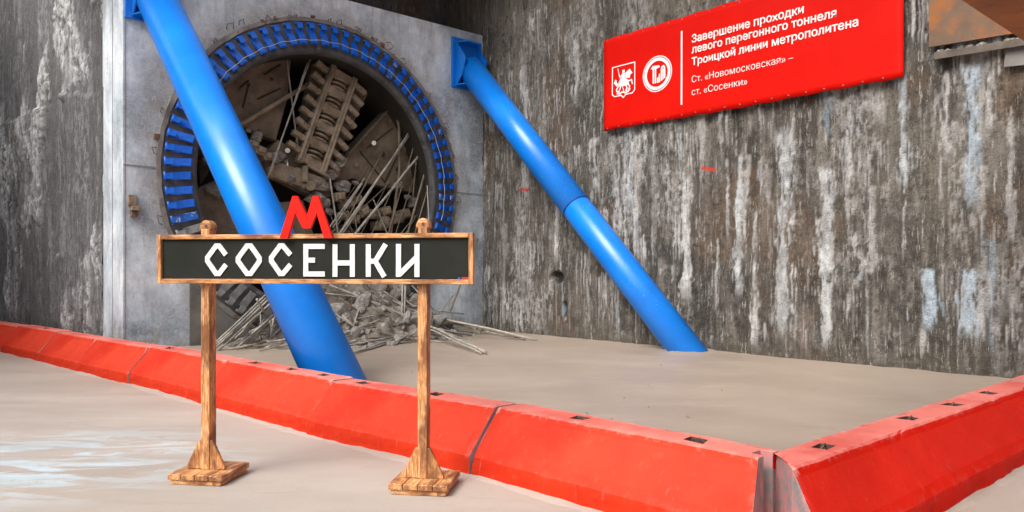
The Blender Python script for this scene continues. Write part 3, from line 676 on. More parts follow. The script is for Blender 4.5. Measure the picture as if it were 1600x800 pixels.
# the cutter spoke: ladder frame, disc cutters, scraper teeth
A0, A1 = hp(545, 520, DH + .12), hp(648, 225, DH + .12)
ax_s = (A1 - A0).normalized(); sd_s = ax_s.cross(N).normalized(); Ls = (A1 - A0).length
if sd_s.dot(U) < 0: sd_s = -sd_s
sp = plate('spoke', [(490, 520), (555, 160), (640, 150), (760, 250), (610, 555)], DH - .06, .2, M['cutter'])
for k, sg in enumerate((-1, 1)):
    m = MB(); c = (A0 + A1) / 2 + sd_s * sg * .255; m.box(c + N * .05, ax_s * (Ls / 2 + .12), sd_s * .06, N * .09); m.box(c + N * .155 + sd_s * sg * .03, ax_s * (Ls / 2 + .1), sd_s * .025, N * .016); build('spoke_rail', m, M['cutterl'], sp, bevel=.012)
for k in range(6):
    c = A0 + ax_s * (Ls * (k + .0) / 5); m = MB(); m.box(c + N * .045, ax_s * .085, sd_s * .194, N * .085); build('cross_bar', m, M['cutterl'], sp, bevel=.012)
    if k < 5:
        c = A0 + ax_s * (Ls * (k + .5) / 5)
        dc = None
        m = MB(); m.tube([c - ax_s * .16, c + ax_s * .16], .10, 14); dc = build('disc_cutter', m, M['shield'], sp)
        m = MB(); m.box(c + N * .0, ax_s * .2, sd_s * .19, N * .012); build('cutter_pocket', m, M['shield'], sp)
        for q in (-.09, 0.002, .094):
            m = MB(); o = c + ax_s * q; m.tube([o - ax_s * .026, o - ax_s * .010, o + ax_s * .010, o + ax_s * .026], .2, 28, radii=[.15, .19, .19, .15]); build('cutting_edge', m, M['cutterl'], dc)
for k in range(8):
    for sg in (-1, 1):
        c = A0 + ax_s * (Ls * (k + .45) / 7.6) + sd_s * sg * (.455 + random.uniform(-.025, .02))
        dr = (sd_s * sg + ax_s * (-.34 if sg > 0 else .16) + ax_s * random.uniform(-.08, .08)).normalized(); pr_ = dr.cross(N)
        m = MB(); m.box(c + N * .07, dr * .15, pr_ * .058, N * .06); m.box(c + dr * .07 + N * .11, dr * .08, pr_ * .05, N * .05); build('scraper_tooth', m, M['cutterl'], sp, bevel=.012)
# bucket blocks on the lower right edge of the head
for x, y, s in ((640, 640, .12), (668, 665, .13), (700, 650, .11), (722, 690, .14), (760, 700, .13), (800, 690, .12), (838, 715, .14), (866, 700, .13), (690, 715, .12), (655, 705, .11), (780, 740, .13),
                (340, 460, .10), (365, 480, .11), (390, 500, .10), (180, 510, .09)):
    c = hp(x, y, DH + .05); m = MB(); ro = Matrix.Rotation(random.uniform(-.5, .5), 3, N) ; m.box(c, ro @ U * s, ro @ UP * s * .75, N * .14); m.box(c + N * .15, ro @ U * s * .6, ro @ UP * s * .5, N * .05)
    build('bucket_tooth', m, M['cutterl'], tbm, bevel=.02)
m = MB(); c = hp(795, 728, DH + .12); m.tube([c - N * .1, c + N * .16], .13, 14); m.tube([c + N * .16, c + N * .2], .07, 10); build('roller_cutter', m, M['cutterl'], tbm)

MUDCAKE = [(430, 500), (455, 520), (500, 545), (560, 590), (590, 600), (520, 600), (610, 560), (640, 520), (420, 560), (480, 575), (660, 600), (700, 590), (300, 395), (330, 410), (360, 430), (560, 640), (590, 660), (610, 690), (250, 600), (210, 620), (880, 640), (905, 660), (850, 600)]
# ------------------------------------------------------------------ muck heap, rocks and rods
m = MB(); hv = {}
for i in range(-58, 76):
    for j in range(-26, 48):
        t, d = i * .05, j * .05
        q = Vector((t * 2.2, d * 2.2, 0)); z = heap_h(t, d)
        z += (abs(mnoise.noise(q)) * .22 + mnoise.noise(q * 3) * .10 + mnoise.noise(q * 7) * .05) * min(1, max(0, (z - MUD + .12) * 3))
        hv[i, j] = m.bm.verts.new(P(t, z, d))
for i in range(-58, 75):
    for j in range(-26, 47): m.bm.faces.new((hv[i, j], hv[i + 1, j], hv[i + 1, j + 1], hv[i, j + 1]))
tag(build('muck_heap', m, M['heap'], origin=P(.5, MUD, .5)), 'heap of grey broken muck spilling out of the tunnel opening', 'rubble heap')
def rock_mesh(seed):
    bm = bmesh.new(); bmesh.ops.create_icosphere(bm, subdivisions=3, radius=1); rr = random.Random(seed); o = Vector((rr.random() * 90, rr.random() * 90, 0))
    for v_ in bm.verts:
        n_ = v_.co.normalized(); v_.co = n_ * (1 + .35 * mnoise.noise(n_ * 1.2 + o) + .10 * mnoise.noise(n_ * 4 + o))
    for _ in range(8):
        pn = Vector((rr.gauss(0, 1), rr.gauss(0, 1), rr.gauss(0, 1))).normalized(); h = rr.uniform(.55, .85)
        for v_ in bm.verts:
            e = v_.co.dot(pn) - h
            if e > 0: v_.co -= pn * e * .93
    me = bpy.data.meshes.new('rock'); bm.to_mesh(me); bm.free(); me.materials.append(M['rocks']); return me
rms = [rock_mesh(i) for i in range(8)]
for q, (x, y) in enumerate(MUDCAKE):
    me_ = rms[q % 8].copy() if False else rms[q % 8]; o = link('mud_clod', me_, tbm); s = random.uniform(.05, .15)
    o.matrix_basis = wmat(tbm).inverted() @ Matrix.Translation(hp(x, y, DH + .06)) @ Matrix.Rotation(random.uniform(0, 6), 4, 'Z') @ Matrix.Rotation(random.uniform(0, 6), 4, 'X') @ Matrix.Diagonal((s * 1.5, s, s, 1))
rr = random.Random(5); nrock = 0
while nrock < 150:
    t = rr.gauss(.75, 1.25); d = rr.uniform(-.9, 1.75)
    if not -2.3 < t < 3.1 or (d < 0 and abs(t) > 2.1): continue
    s = .05 * math.exp(abs(rr.gauss(0, 1)) * .75); s = min(s, .34)
    if nrock % 9 == 0: t = rr.uniform(-.2, 2.3); d = rr.uniform(.2, .9); s = rr.uniform(.14, .27)
    if d > 1.3: s = min(s, .12)
    o = link('rock', rms[nrock % 8]); o.location = P(t, heap_h(t, d) + s * .15 + .02, d); o.rotation_euler = (rr.uniform(0, 6), rr.uniform(0, 6), rr.uniform(0, 6))
    o.scale = (s * rr.uniform(.8, 1.35), s * rr.uniform(.8, 1.2), s * rr.uniform(.6, 1)); nrock += 1
    if s > .2: tag(o, 'large angular grey rock on the muck heap under the tunnel opening', 'rock', 'large rocks on the muck heap')
    elif s > .1: tag(o, 'middling grey rock lying on the muck heap', 'rock', 'middling rocks on the muck heap')
    else: tag(o, 'small grey stone scattered on the muck heap', 'rock', 'small stones on the muck heap')

def rod(pts, r, label, group=None, mat='rod', knots=True, name='rod'):
    pts = [Vector(p) for p in pts]; full = []
    for a, b_ in zip(pts, pts[1:]):
        n = max(2, int((b_ - a).length / .25)); 
        for k in range(n): full.append(a.lerp(b_, k / n))
    full.append(pts[-1]); L = (pts[-1] - pts[0]).length
    ph = random.random() * 6
    for i, p in enumerate(full): p.z += .008 * math.sin(i * .9 + ph)
    r *= .8; m = MB(); m.tube(full, r, 8)
    if knots:
        for k in range(int(L / 1.3)):
            i = random.randrange(0, len(full) - 1); d = (full[i + 1] - full[i]).normalized(); m.tube([full[i] - d * .03, full[i] + d * .03], r * 1.15, 8)
    return tag(build(name, m, M[mat], origin=min(pts, key=lambda p: p.z)), label, 'rod', group)
# rods standing and leaning in the eye
def zr(x0, y0, d0, x1, y1, d1, r, label, group=None, mat='rod', off=0):
    a, b_ = hp(x0, y0, d0), hp(x1, y1, d1); return rod([a + UP * off, b_ + UP * off], r, label, group, mat)
zr(545, 160, -.5, 395, 575, -.35, .020, 'long thin rod leaning left of the disc cutters, upper of a crossing pair', None)
zr(533, 175, -.5, 405, 560, -.3, .018, 'long thin rod leaning left of the disc cutters, lower of a crossing pair', None)
zr(462, 160, -.6, 500, 465, -.5, .020, 'thin rod hanging steeply from the left face plate to the hub', None)
zr(905, 398, -.45, 640, 775, -.1, .033, 'thick grey rod leaning across the right face plate, upper of two', None)
zr(897, 400, -.42, 650, 775, -.1, .022, 'slimmer grey rod lying along the thick leaning rod right of the red letter', None)
zr(936, 478, -.4, 695, 775, -.05, .034, 'thick grey rod leaning low beside the seal ring, lower of two', None)
rod([hp(833, 295, -.6), hp(852, 400, -.5), hp(853, 560, -.4), hp(822, 775, -.2)], .036, 'bent brown hose hanging down in front of the right face plate', None, 'rodd', True, 'hose')['category'] = 'hose'
zr(732, 575, -.6, 612, 745, -.3, .024, 'short grey rod leaning just right of the red letter', None)
zr(726, 592, -.55, 622, 745, -.28, .018, 'short slim rod beside the one leaning right of the red letter', None)
zr(610, 562, -.5, 642, 775, -.2, .022, 'steep grey rod rising behind the right leg of the red letter', None)
zr(940, 560, -.25, 880, 775, -.1, .03, 'upright brown rod close to the right rim of the opening', None, 'rodd')
zr(958, 590, -.2, 905, 775, -.05, .02, 'thin upright brown rod nearest the right rim', None, 'rodd')
zr(915, 480, -.5, 900, 640, -.3, .02, 'dark upright rod in the gap by the right rim', None, 'rodd')
zr(782, 478, -.75, 660, 660, -.6, .012, 'wire thin rod slanting from the bright bolt', None, 'rodd')
zr(820, 590, -.7, 700, 700, -.45, .018, 'short crooked rod between the two thick leaning rods', None, 'rodd')
LE = 'thin grey rod leaning among others in the lower right of the tunnel opening'; GE = 'thin rods leaning in the opening'
for k in range(12):
    x0 = random.uniform(600, 880); x1 = x0 + random.choice((random.uniform(40, 230), random.uniform(-70, 60))); y1 = 775 - max(80, abs(x1 - x0)) * random.uniform(.8, 2.0); d0 = random.uniform(-.45, -.05)
    zr(min(x1, 925), y1, d0 - .35, x0, 778, d0, random.choice((.010, .013, .018)), LE, GE, random.choice(('rod', 'rodd', 'rodd')))
# rods fanned out at the foot of the eye
def z2(x, y): return 320 + x / 2.963, 430 + y / 2.963
def fp(x, y, d): return pp(*z2(x, y), d)
def fr(x0, y0, d0, x1, y1, d1, r=.02, label='', group=None, mat='rod'): return rod([fp(x0, y0, d0), fp(x1, y1, d1)], r, label, group, mat)
LF = 'thin grey rod in the bundle fanned out left of the near blue strut'; GF = 'rods fanned out left of the blue strut'
for k, (x0, y0, x1, y1) in enumerate(((40, 320, 300, 75), (50, 338, 318, 92), (62, 350, 330, 108), (45, 328, 310, 84), (105, 365, 345, 158), (118, 372, 352, 172), (128, 378, 356, 186), (112, 370, 340, 168), (70, 345, 300, 130),
                                      (240, 372, 372, 215), (255, 378, 330, 250), (222, 368, 300, 265), (205, 262, 300, 215), (215, 272, 330, 180), (180, 250, 210, 205), (300, 215, 352, 360), (258, 180, 262, 330), (318, 205, 300, 330), (240, 110, 300, 210), (140, 290, 260, 180))):
    fr(x0, y0, .55 + .03 * (k % 4), x1, y1, .25 + .05 * (k % 3), random.choice((.016, .02, .024)), LF, GF)
LS = 'ribbed grey rod of the sheaf sloping down beside the near blue strut'
for k in range(6): fr(352 + k * 7, 215 + k * 3, .5 + k * .03, 446 + k * 6, 425 - k * 3, 1.25 + k * .02, .02, LS, 'sheaf of rods beside the blue strut')
a0 = rod([fp(575, 42, .1), fp(1040, 235, 1.15), G(759, 551, MUD + .03)], .032, 'long pale rod sloping from the heap to the mud behind the right sign post')
rod([fp(590, 46, .12), fp(1030, 245, 1.15), G(752, 552, MUD + .03)], .02, 'slim rod lying beside the long pale rod behind the right sign post')
rod([fp(680, 88, .2), fp(1100, 200, .9), G(840, 531, MUD + .02)], .026, 'longest grey rod reaching furthest right across the mud')
rod([fp(1050, 180, .5), fp(1250, 240, .8), G(820, 530, MUD + .03)], .022, 'dark rod lying just under the longest rod on the right', None, 'rodd')
rod([fp(1055, 195, .55), fp(1300, 262, .9), G(812, 527, MUD + .04)], .018, 'grey rod under the longest rod, close to the wall corner')
rod([G(551, 552, MUD + .03), fp(860, 300, 1.2), fp(1000, 262, .9)], .026, 'curved grey rod lying low between the blue strut and the right sign post')
rod([G(560, 550, MUD + .02), fp(880, 302, 1.25), fp(1010, 272, 1.0)], .018, 'thin rod lying along the curved grey rod left of the right sign post')
rod([fp(915, 45, .7), fp(912, 272, .9)], .026, 'upright grey rod left of the right sign post, left of a pair')
rod([fp(928, 45, .72), fp(922, 268, .9)], .022, 'upright grey rod left of the right sign post, right of a pair')
rod([pp(747, 372, .15), pp(703, 488, .55)], .026, 'dark steep rod leaning on the concrete at the right end of the sign', None, 'rodd')
rod([fp(1150, 95, .4), fp(1060, 205, .6)], .018, 'short thin rod leaning on the concrete right of the right sign post')
LH = 'grey rod lying tangled across the rubble on the heap'; GH = 'rods tangled on the heap'
for (x0, y0, d0, x1, y1, d1) in ((560, 85, .2, 780, 112, .5), (640, 190, .8, 720, 262, 1.0), (690, 60, .1, 720, 190, .6), (700, 295, 1.3, 860, 290, 1.3), (610, 180, .7, 700, 250, 1.0), (960, 50, .2, 1060, 160, .6), (790, 70, .2, 740, 130, .5),
                                 (1040, 230, .9, 1210, 300, 1.1), (1060, 165, .6, 1200, 178, .6), (1090, 210, .8, 1200, 232, .8), (1210, 300, 1.2, 1300, 302, 1.1), (1240, 240, .9, 1260, 300, 1.1), (1300, 220, .8, 1255, 305, 1.1), (830, 320, 1.5, 930, 290, 1.3),
                                 (940, 270, 1.1, 1000, 215, .8), (620, 100, .3, 700, 160, .6), (730, 110, .4, 690, 230, .8), (850, 130, .5, 1000, 150, .6), (740, 140, .5, 830, 165, .7)):
    fr(x0, y0, d0, x1, y1, d1, random.choice((.014, .018, .022)), LH, GH, random.choice(('rod', 'rod', 'rodd')))
for k in range(46):
    t = random.gauss(.7, 1.2); d = random.uniform(.1, 1.5); a = random.choice((random.uniform(-.8, .8), random.uniform(2.2, 3.6))); L = random.uniform(.4, 1.7)
    p = P(t, heap_h(t, d) + .1, d); q = P(t + L * math.cos(a), 0, d + L * math.sin(a) * .6 + .2)
    t2 = t + L * math.cos(a); d2 = d + L * math.sin(a) * .6 + .2; q.z = heap_h(t2, d2) + .08
    rod([p, q], random.choice((.012, .016, .022)), LH, GH, random.choice(('rod', 'rod', 'rodd')))
lumps = 0
for k in range(13):
    px, py = random.uniform(560, 1180), random.uniform(556, 660)
    p = G(px, py, MUD + .01); q = p - C0
    if not inside(p.x, p.y) or q.dot(N) < .3: continue
    s = random.uniform(.008, .016); o = link('clod', rms[k % 8]); o.location = p; o.scale = (s * 1.6, s, s * .7); o.rotation_euler = (0, 0, random.uniform(0, 6))
    tag(o, 'tiny dark clod on the smooth mud inside the red barrier', 'clod', 'clods on the mud')

# ------------------------------------------------------------------ blue struts
def strut(tc, zc_, foot, label, mat, rad=.315, seam=None):
    t_ = thing('steel_strut', label, 'strut', foot)
    a, b_ = P(tc, zc_, .04), foot; dr = (b_ - a).normalized()
    end = b_ + dr * .35
    m = MB()
    if seam:
        c = a.lerp(b_, seam); m.tube([a + dr * .12, c - dr * .012, c - dr * .01], rad, 40, radii=[rad, rad, rad - .012], caps=True)
        m.tube([c - dr * .012, c + dr * .0, c + dr * .012, end], rad, 40, radii=[rad - .014, rad - .014, rad - .006, rad - .006])
    else: m.tube([a + dr * .12, end], rad, 40)
    build('pipe', m, mat, t_)
    m = MB(); m.box(P(tc, zc_, .02), U * .42, UP * .56, N * .022); build('end_plate', m, M['blue'], t_, bevel=.006)
    for sg in (-1, 1):
        m = MB(); p0 = P(tc + sg * .30, zc_ + .10, .045)
        m.prism([p0 + UP * .36 - U * .012, p0 + N * .34 - UP * .05 - U * .012, p0 + N * .22 - UP * .40 - U * .012, p0 - UP * .62 - U * .012], U * .024); build('gusset', m, M['blue'], t_)
    m = MB(); p0 = P(tc, zc_ + .44, .045); m.prism([p0 - U * .30, p0 + U * .30, p0 + U * .2 + N * .24, p0 - U * .2 + N * .24], UP * .022); build('stiffener', m, M['blue'], t_)
    m = MB(); p0 = P(tc, zc_ - .5, .045); m.prism([p0 - U * .32, p0 + U * .32, p0 + U * .2 + N * .3, p0 - U * .2 + N * .3], UP * .022); build('stiffener', m, M['blue'], t_)
    if seam:
        c = a.lerp(b_, seam); e = dr.orthogonal().normalized(); rings = []
        m = MB(); m.tube([c - dr * .035, c - dr * .012], rad + .006, 40, radii=[rad + .004, rad + .006]); build('weld_collar', m, M['seam'], t_)
    return t_
t1 = T_L + .44; strut(t1, 6.25, Vector((-1.98, 8.75, MUD)), 'smooth glossy blue steel strut pipe nearer the camera, passing behind the sign', M['blue'], .325)
t2 = tz(728, 95)[0]; strut(t2, 6.17, Vector((2.95, 12.75, MUD)), 'speckled blue steel strut pipe in the wall corner with a welded seam', M['blue2'], .292, seam=.57)

# ------------------------------------------------------------------ red concrete barrier blocks
def barrier(p0, p1, label, pockets, seed, end_a=False, end_b=False, H=.5, skew=False, ka=0, kb=0, paint='red'):
    d = (p1 - p0); L = d.length; d.normalize(); nb = Vector((-d.y, d.x, 0))          # nb points to the pen
    rz = math.atan2(d.y, d.x)
    rq = random.Random(seed); jz = rq.uniform(-.014, .004); jy = rq.uniform(-.012, .012)
    t_ = thing('barrier_block', label, 'barrier', p0 + nb * jy + UP * jz, rz + rq.uniform(-.004, .004), 'red concrete barrier blocks')
    prof = [(0, 0), (0, .05), (.0, .10), (.005, .15), (.05, .213), (.12, .297), (.19, .38), (.25, .452), (.275, .49), (.295, H), (.36, H), (.47, H), (.535, H), (.55, .48), (.556, .33), (.56, .15), (.56, 0)]
    xs = [0.0, .02]
    x = .02
    while x < L - .09: x += .075; xs.append(min(x, L - .035))
    xs = [q for q in xs if q < L - .1] + [L - .08, L - .02, L]
    pk = []
    for f in pockets: xs = [q for q in xs if abs(q - f) > .105] + [f - .07, f + .07]; pk.append(f)
    xs.sort(); o_ = Vector((seed * 13.1, seed * 7.7, 0)); bm = bmesh.new(); vv = []
    for i, x in enumerate(xs):
        row = []
        for j, (y, z) in enumerate(prof):
            q = Vector((x * 5, y * 5, z * 5)) + o_; n1 = mnoise.noise(q); n2 = mnoise.noise(q * 3.1)
            dx = dy = dz = 0.0
            if 0 < j < 16 and z > .01: dy += .006 * n1 + .003 * n2; dz += .004 * n1 + .002 * n2
            if j in (8, 9): ch = max(0, mnoise.noise(Vector((x * 15, j * .3, 0)) + o_) - .25); dy += ch * .022; dz -= ch * .018
            if i in (0, len(xs) - 1) and 2 < j < 14: ch = max(0, mnoise.noise(Vector((i * 3, y * 14, z * 14)) + o_) - .1); dx = ch * .02 * (1 if i == 0 else -1)
            if i in (1, len(xs) - 2) : pass
            if i < 4: dx += y * ka * (1 - i * .25)
            if i > len(xs) - 5: dx += y * kb * (1 - (len(xs) - 1 - i) * .25)
            if skew and i < 5: dx += (y - .295) * (1.1 if y > .295 else .65) * (1 - i * .2)
            if end_b and i > len(xs) - 5: dx += max(0, .295 - y) * .38 * (1 - (len(xs) - 1 - i) * .25)
            end = i in (0, len(xs) - 1)
            if end and z > 0: dz -= .006
            if z < .06 and j < 4: dy += .01 * n1
            row.append(bm.verts.new((x + dx, y + dy, z + dz - (.02 if z == 0 else 0))))
        vv.append(row)
    def is_pocket(i): return any(abs((xs[i] + xs[i + 1]) / 2 - f) < .03 and xs[i + 1] - xs[i] > .1 for f in pk)
    for i in range(len(xs) - 1):
        for j in range(len(prof) - 1):
            if j == 10 and is_pocket(i): continue
            if j == 10 and ((end_b and i >= len(xs) - 3) or (end_a and i <= 0)): continue
            f = bm.faces.new((vv[i][j], vv[i + 1][j], vv[i + 1][j + 1], vv[i][j + 1])); f.smooth = False
        if is_pocket(i):
            c = [vv[i][10], vv[i + 1][10], vv[i + 1][11], vv[i][11]]
            for q in c: q.co.x += rq.uniform(-.03, .02); q.co.y += rq.uniform(-.016, .016)
            cen = sum((q.co for q in c), Vector()) / 4
            lo = [bm.verts.new((q.co - cen) * .75 + cen - Vector((0, 0, .09))) for q in c]
            for a in range(4): f = bm.faces.new((c[a], c[(a + 1) % 4], lo[(a + 1) % 4], lo[a])); f.material_index = 2
            f = bm.faces.new(lo); f.material_index = 2
    for (i, gr) in ((0, end_a), (len(xs) - 1, end_b)):
        r_ = vv[i]
        if skew and i == 0:
            mid_ = bm.verts.new((r_[9].co.x, r_[9].co.y, -.02))
            for f_ in (r_[:10] + [mid_], r_[9:] + [mid_]): f = bm.faces.new(f_); f.material_index = 1
            continue
        if not gr: f = bm.faces.new(r_ if i else r_[::-1]); f.material_index = 1; continue
        ib = i - 2 if i else 1
        q = [vv[ib][10], vv[ib][11]]
        gb0 = bm.verts.new((r_[10].co.x, r_[10].co.y, -.02)); gb1 = bm.verts.new((r_[11].co.x, r_[11].co.y, -.02))
        hb0 = bm.verts.new((q[0].co.x, q[0].co.y, -.02)); hb1 = bm.verts.new((q[1].co.x, q[1].co.y, -.02))
        for f_ in (r_[:11] + [gb0], r_[11:] + [gb1], ):
            f = bm.faces.new(f_); f.material_index = 1
        mids = [k for k in range(min(i, ib), max(i, ib) + 1)]
        if i: mids = mids[::-1]
        f = bm.faces.new([vv[k][10] for k in mids] + [hb0, gb0]); f.material_index = 1
        f = bm.faces.new([vv[k][11] for k in mids] + [hb1, gb1]); f.material_index = 1
        f = bm.faces.new((q[0], q[1], hb1, hb0)); f.material_index = 1
    bmesh.ops.recalc_face_normals(bm, faces=bm.faces)
    me = bpy.data.meshes.new('block'); bm.to_mesh(me); bm.free()
    for k in (paint, 'bare', 'hole'): me.materials.append(M[k])
    link('block', me, t_)
    for f in pk:
        m = MB(); y = .415; pts = [(f - .05, y + .01, .43), (f - .045, y, .485), (f - .02, y - .01, .508), (f + .015, y, .512), (f + .045, y + .01, .49), (f + .05, y, .43)]
        m.tube(pts, .007, 6); bm2 = m.bm; me2 = bpy.data.meshes.new('lifting_loop'); bm2.to_mesh(me2); bm2.free(); me2.materials.append(M['wire']); link('lifting_loop', me2, t_)
    return t_
def off(p, a, b_, e): return p + (b_ - a).normalized() * e
LB = ['red barrier block at the left edge of the photo, cut off by the frame', 'red barrier block second from the left edge, below the dark grey wall', 'short looking red barrier block below the left wall and the slab edge',
      'red barrier block just left of the left sign post, with pale cracked joint', 'red barrier block behind the left sign post', 'red barrier block between the two sign posts',
      'red barrier block behind the right sign post', 'largest looking red barrier block in front, with grooved bare end at the corner']
PK = [[], [1.2], [], [], [.35, 1.6], [.5, 1.3, 1.95], [.35, 1.35], [.2, .75, 1.75]]
for i in range(8):
    L = (J[i + 1] - J[i]).length; e = .008
    gp = .012 if i == 7 else (.008 if i in (3, 6) else .005)
    def bend(k):
        if k <= 0 or k >= len(J) - 1: return 0
        a, b_ = J[k] - J[k - 1], J[k + 1] - J[k]; return math.tan((math.atan2(a.y, a.x) - math.atan2(b_.y, b_.x)) / 2)
    barrier(off(J[i], J[i], J[i + 1], gp), off(J[i + 1], J[i + 1], J[i], e if i < 7 else 0), LB[i], [q for q in PK[i] if .25 < q < L - .25], i + 1, False, i == 7, ka=-bend(i), kb=bend(i + 1))
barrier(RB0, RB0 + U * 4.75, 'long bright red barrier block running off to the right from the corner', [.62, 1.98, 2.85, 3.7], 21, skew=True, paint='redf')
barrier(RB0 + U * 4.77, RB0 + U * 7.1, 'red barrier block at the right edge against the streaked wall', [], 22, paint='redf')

# mud swept against the foot of the blocks
m = MB(); rows = []
def skirt(p0, p1):
    d = (p1 - p0).normalized(); nb = Vector((-d.y, d.x, 0)); L = (p1 - p0).length; n = int(L / .05); prev = None
    for k in range(n + 1):
        p = p0 + d * (L * k / n); w = max(.004, .035 + .05 * mnoise.noise(Vector((p.x * 1.6, p.y * 1.6, 9))) + .025 * mnoise.noise(Vector((p.x * 7, p.y * 7, 2))))
        row = [m.bm.verts.new(p + nb * .06 + UP * (w * .42)), m.bm.verts.new(p - nb * (w * .25) + UP * (w * .30)), m.bm.verts.new(p - nb * (w * 1.1) + UP * .004), m.bm.verts.new(p - nb * (w * 1.6 + .02) - UP * .01)]
        if prev:
            for a in range(3): m.bm.faces.new((prev[a], row[a], row[a + 1], prev[a + 1])).smooth = True
        prev = row
for a, b_ in zip(J, J[1:]): skirt(a, b_)
skirt(RB0 - U * .1, RB0 + U * 7)
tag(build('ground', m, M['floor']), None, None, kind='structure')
# ------------------------------------------------------------------ station name sign on two posts
YAW = -R_(8.6); SO = Vector((-1.483, 5.68, 0)); SX = Vector((math.cos(YAW), math.sin(YAW), 0)); SY = Vector((-SX.y, SX.x, 0))
sign = thing('name_sign', 'scorched wooden station name sign with dark board on two posts', 'sign', SO, YAW)
def S(x, y, z): return SO + SX * x + SY * y + UP * z
BY = -.09
def bxz(px, py, y=BY): v_ = on_plane(px, py, S(0, y, 0), SY); return (v_ - SO).dot(SX), v_.z
zb0, zb1 = 1.490, 1.856; xb0, xb1 = bxz(247, 400)[0], bxz(740, 400)[0]
def sbox(name, x0, x1, y0, y1, z0, z1, mat, bev=.003, parent=None):
    m = MB(); m.box(S((x0 + x1) / 2, (y0 + y1) / 2, (z0 + z1) / 2), SX * ((x1 - x0) / 2), SY * ((y1 - y0) / 2), UP * ((z1 - z0) / 2)); return build(name, m, mat, parent or sign, bevel=bev)
board = sbox('board', xb0 + .01, xb1 - .01, BY + .004, BY + .03, zb0 + .01, zb1 - .01, M['board'])
fw = .034
sbox('frame_rail', xb0 + fw, xb1 - fw, BY - .018, BY + .034, zb1 - fw, zb1, M['woodx']); sbox('frame_rail', xb0 + fw, xb1 - fw, BY - .018, BY + .034, zb0, zb0 + fw, M['woodx'])
sbox('frame_rail', xb0, xb0 + fw - .001, BY - .019, BY + .035, zb0 - .001, zb1 + .001, M['woodz']); sbox('frame_rail', xb1 - fw + .001, xb1, BY - .019, BY + .035, zb0 - .001, zb1 + .001, M['woodz'])
# letters, drawn as mitred strokes
def LP(x, y, ox):   # zoomed pixel -> board point
    px, py = ox + x / 5.926, 340 + y / 5.926; bx, bz = bxz(px, py); return S(bx, BY + .004, bz)
def letter(name, ox, strokes, w=.037, closed=False):
    m = MB()
    for s_, c_ in strokes: m.stroke([LP(x, y, ox) for x, y in s_], w, -SY * (.008 + random.uniform(0, .0008)), -SY, c_)
    return build(name, m, M['letter'], board)
def cletter(x0, x1):
    c = x0 + (655 - 535); l = x0 + 24
    return [([(x1 - 22, 345), (c + 12, 262), (c - 16, 262), (l, 370), (l, 402), (c - 16, 518), (c + 12, 518), (x1 - 22, 436)], False)]
letter('letter', 230, cletter(535, 752))
letter('letter', 230, [([(925, 262), (960, 262), (1040, 375), (1040, 405), (960, 518), (925, 518), (843, 405), (843, 375)], True)])
letter('letter', 230, cletter(1127, 1350))
letter('letter', 230, [([(1645, 267), (1470, 267), (1470, 522), (1645, 522)], False), ([(1480, 394), (1555, 394)], False)])
letter('letter', 490, [([(200, 246), (200, 548)], False), ([(360, 246), (360, 548)], False), ([(212, 420), (348, 420)], False)])
letter('letter', 490, [([(508, 246), (508, 548)], False), ([(520, 404), (572, 404), (668, 246)], False), ([(572, 404), (656, 548)], False)])
letter('letter', 490, [([(787, 244), (787, 525), (797, 525), (958, 362)], False), ([(958, 244), (958, 550)], False)])
# maker's sticker in the corner of the board
m = MB(); a, b_ = bxz(717.5, 435), bxz(728, 435); m.box(S(a[0], BY, a[1]), SX * .008, SY * .006, UP * .008); st_ = build('sticker', m, M['stickblue'], board)
m = MB(); m.box(S(b_[0], BY, b_[1]), SX * .032, SY * .006, UP * .009); build('sticker_text', m, M['stickred'], st_)
# red letter M on the top rail
m = MB(); MY = BY - .02
def mp(px, py): bx, bz = bxz(px, py, MY); return S(bx, MY, bz)
left = [(439.5, 372.5), (459.6, 306.7), (466.8, 306.7), (481.7, 338), (481.7, 357), (475.5, 357), (463.5, 333), (452, 372.5)]
right = [(521.5, 372), (499.5, 306.7), (491, 306.7), (481.7, 338), (481.7, 357), (487.5, 357), (497, 333), (508.5, 372)]
m.prism([mp(*q) for q in left], SY * -.03); m.prism([mp(*q) for q in right], SY * -.03)
bmesh.ops.remove_doubles(m.bm, verts=m.bm.verts, dist=.0008)
build('letter_emblem', m, M['emred'], sign)
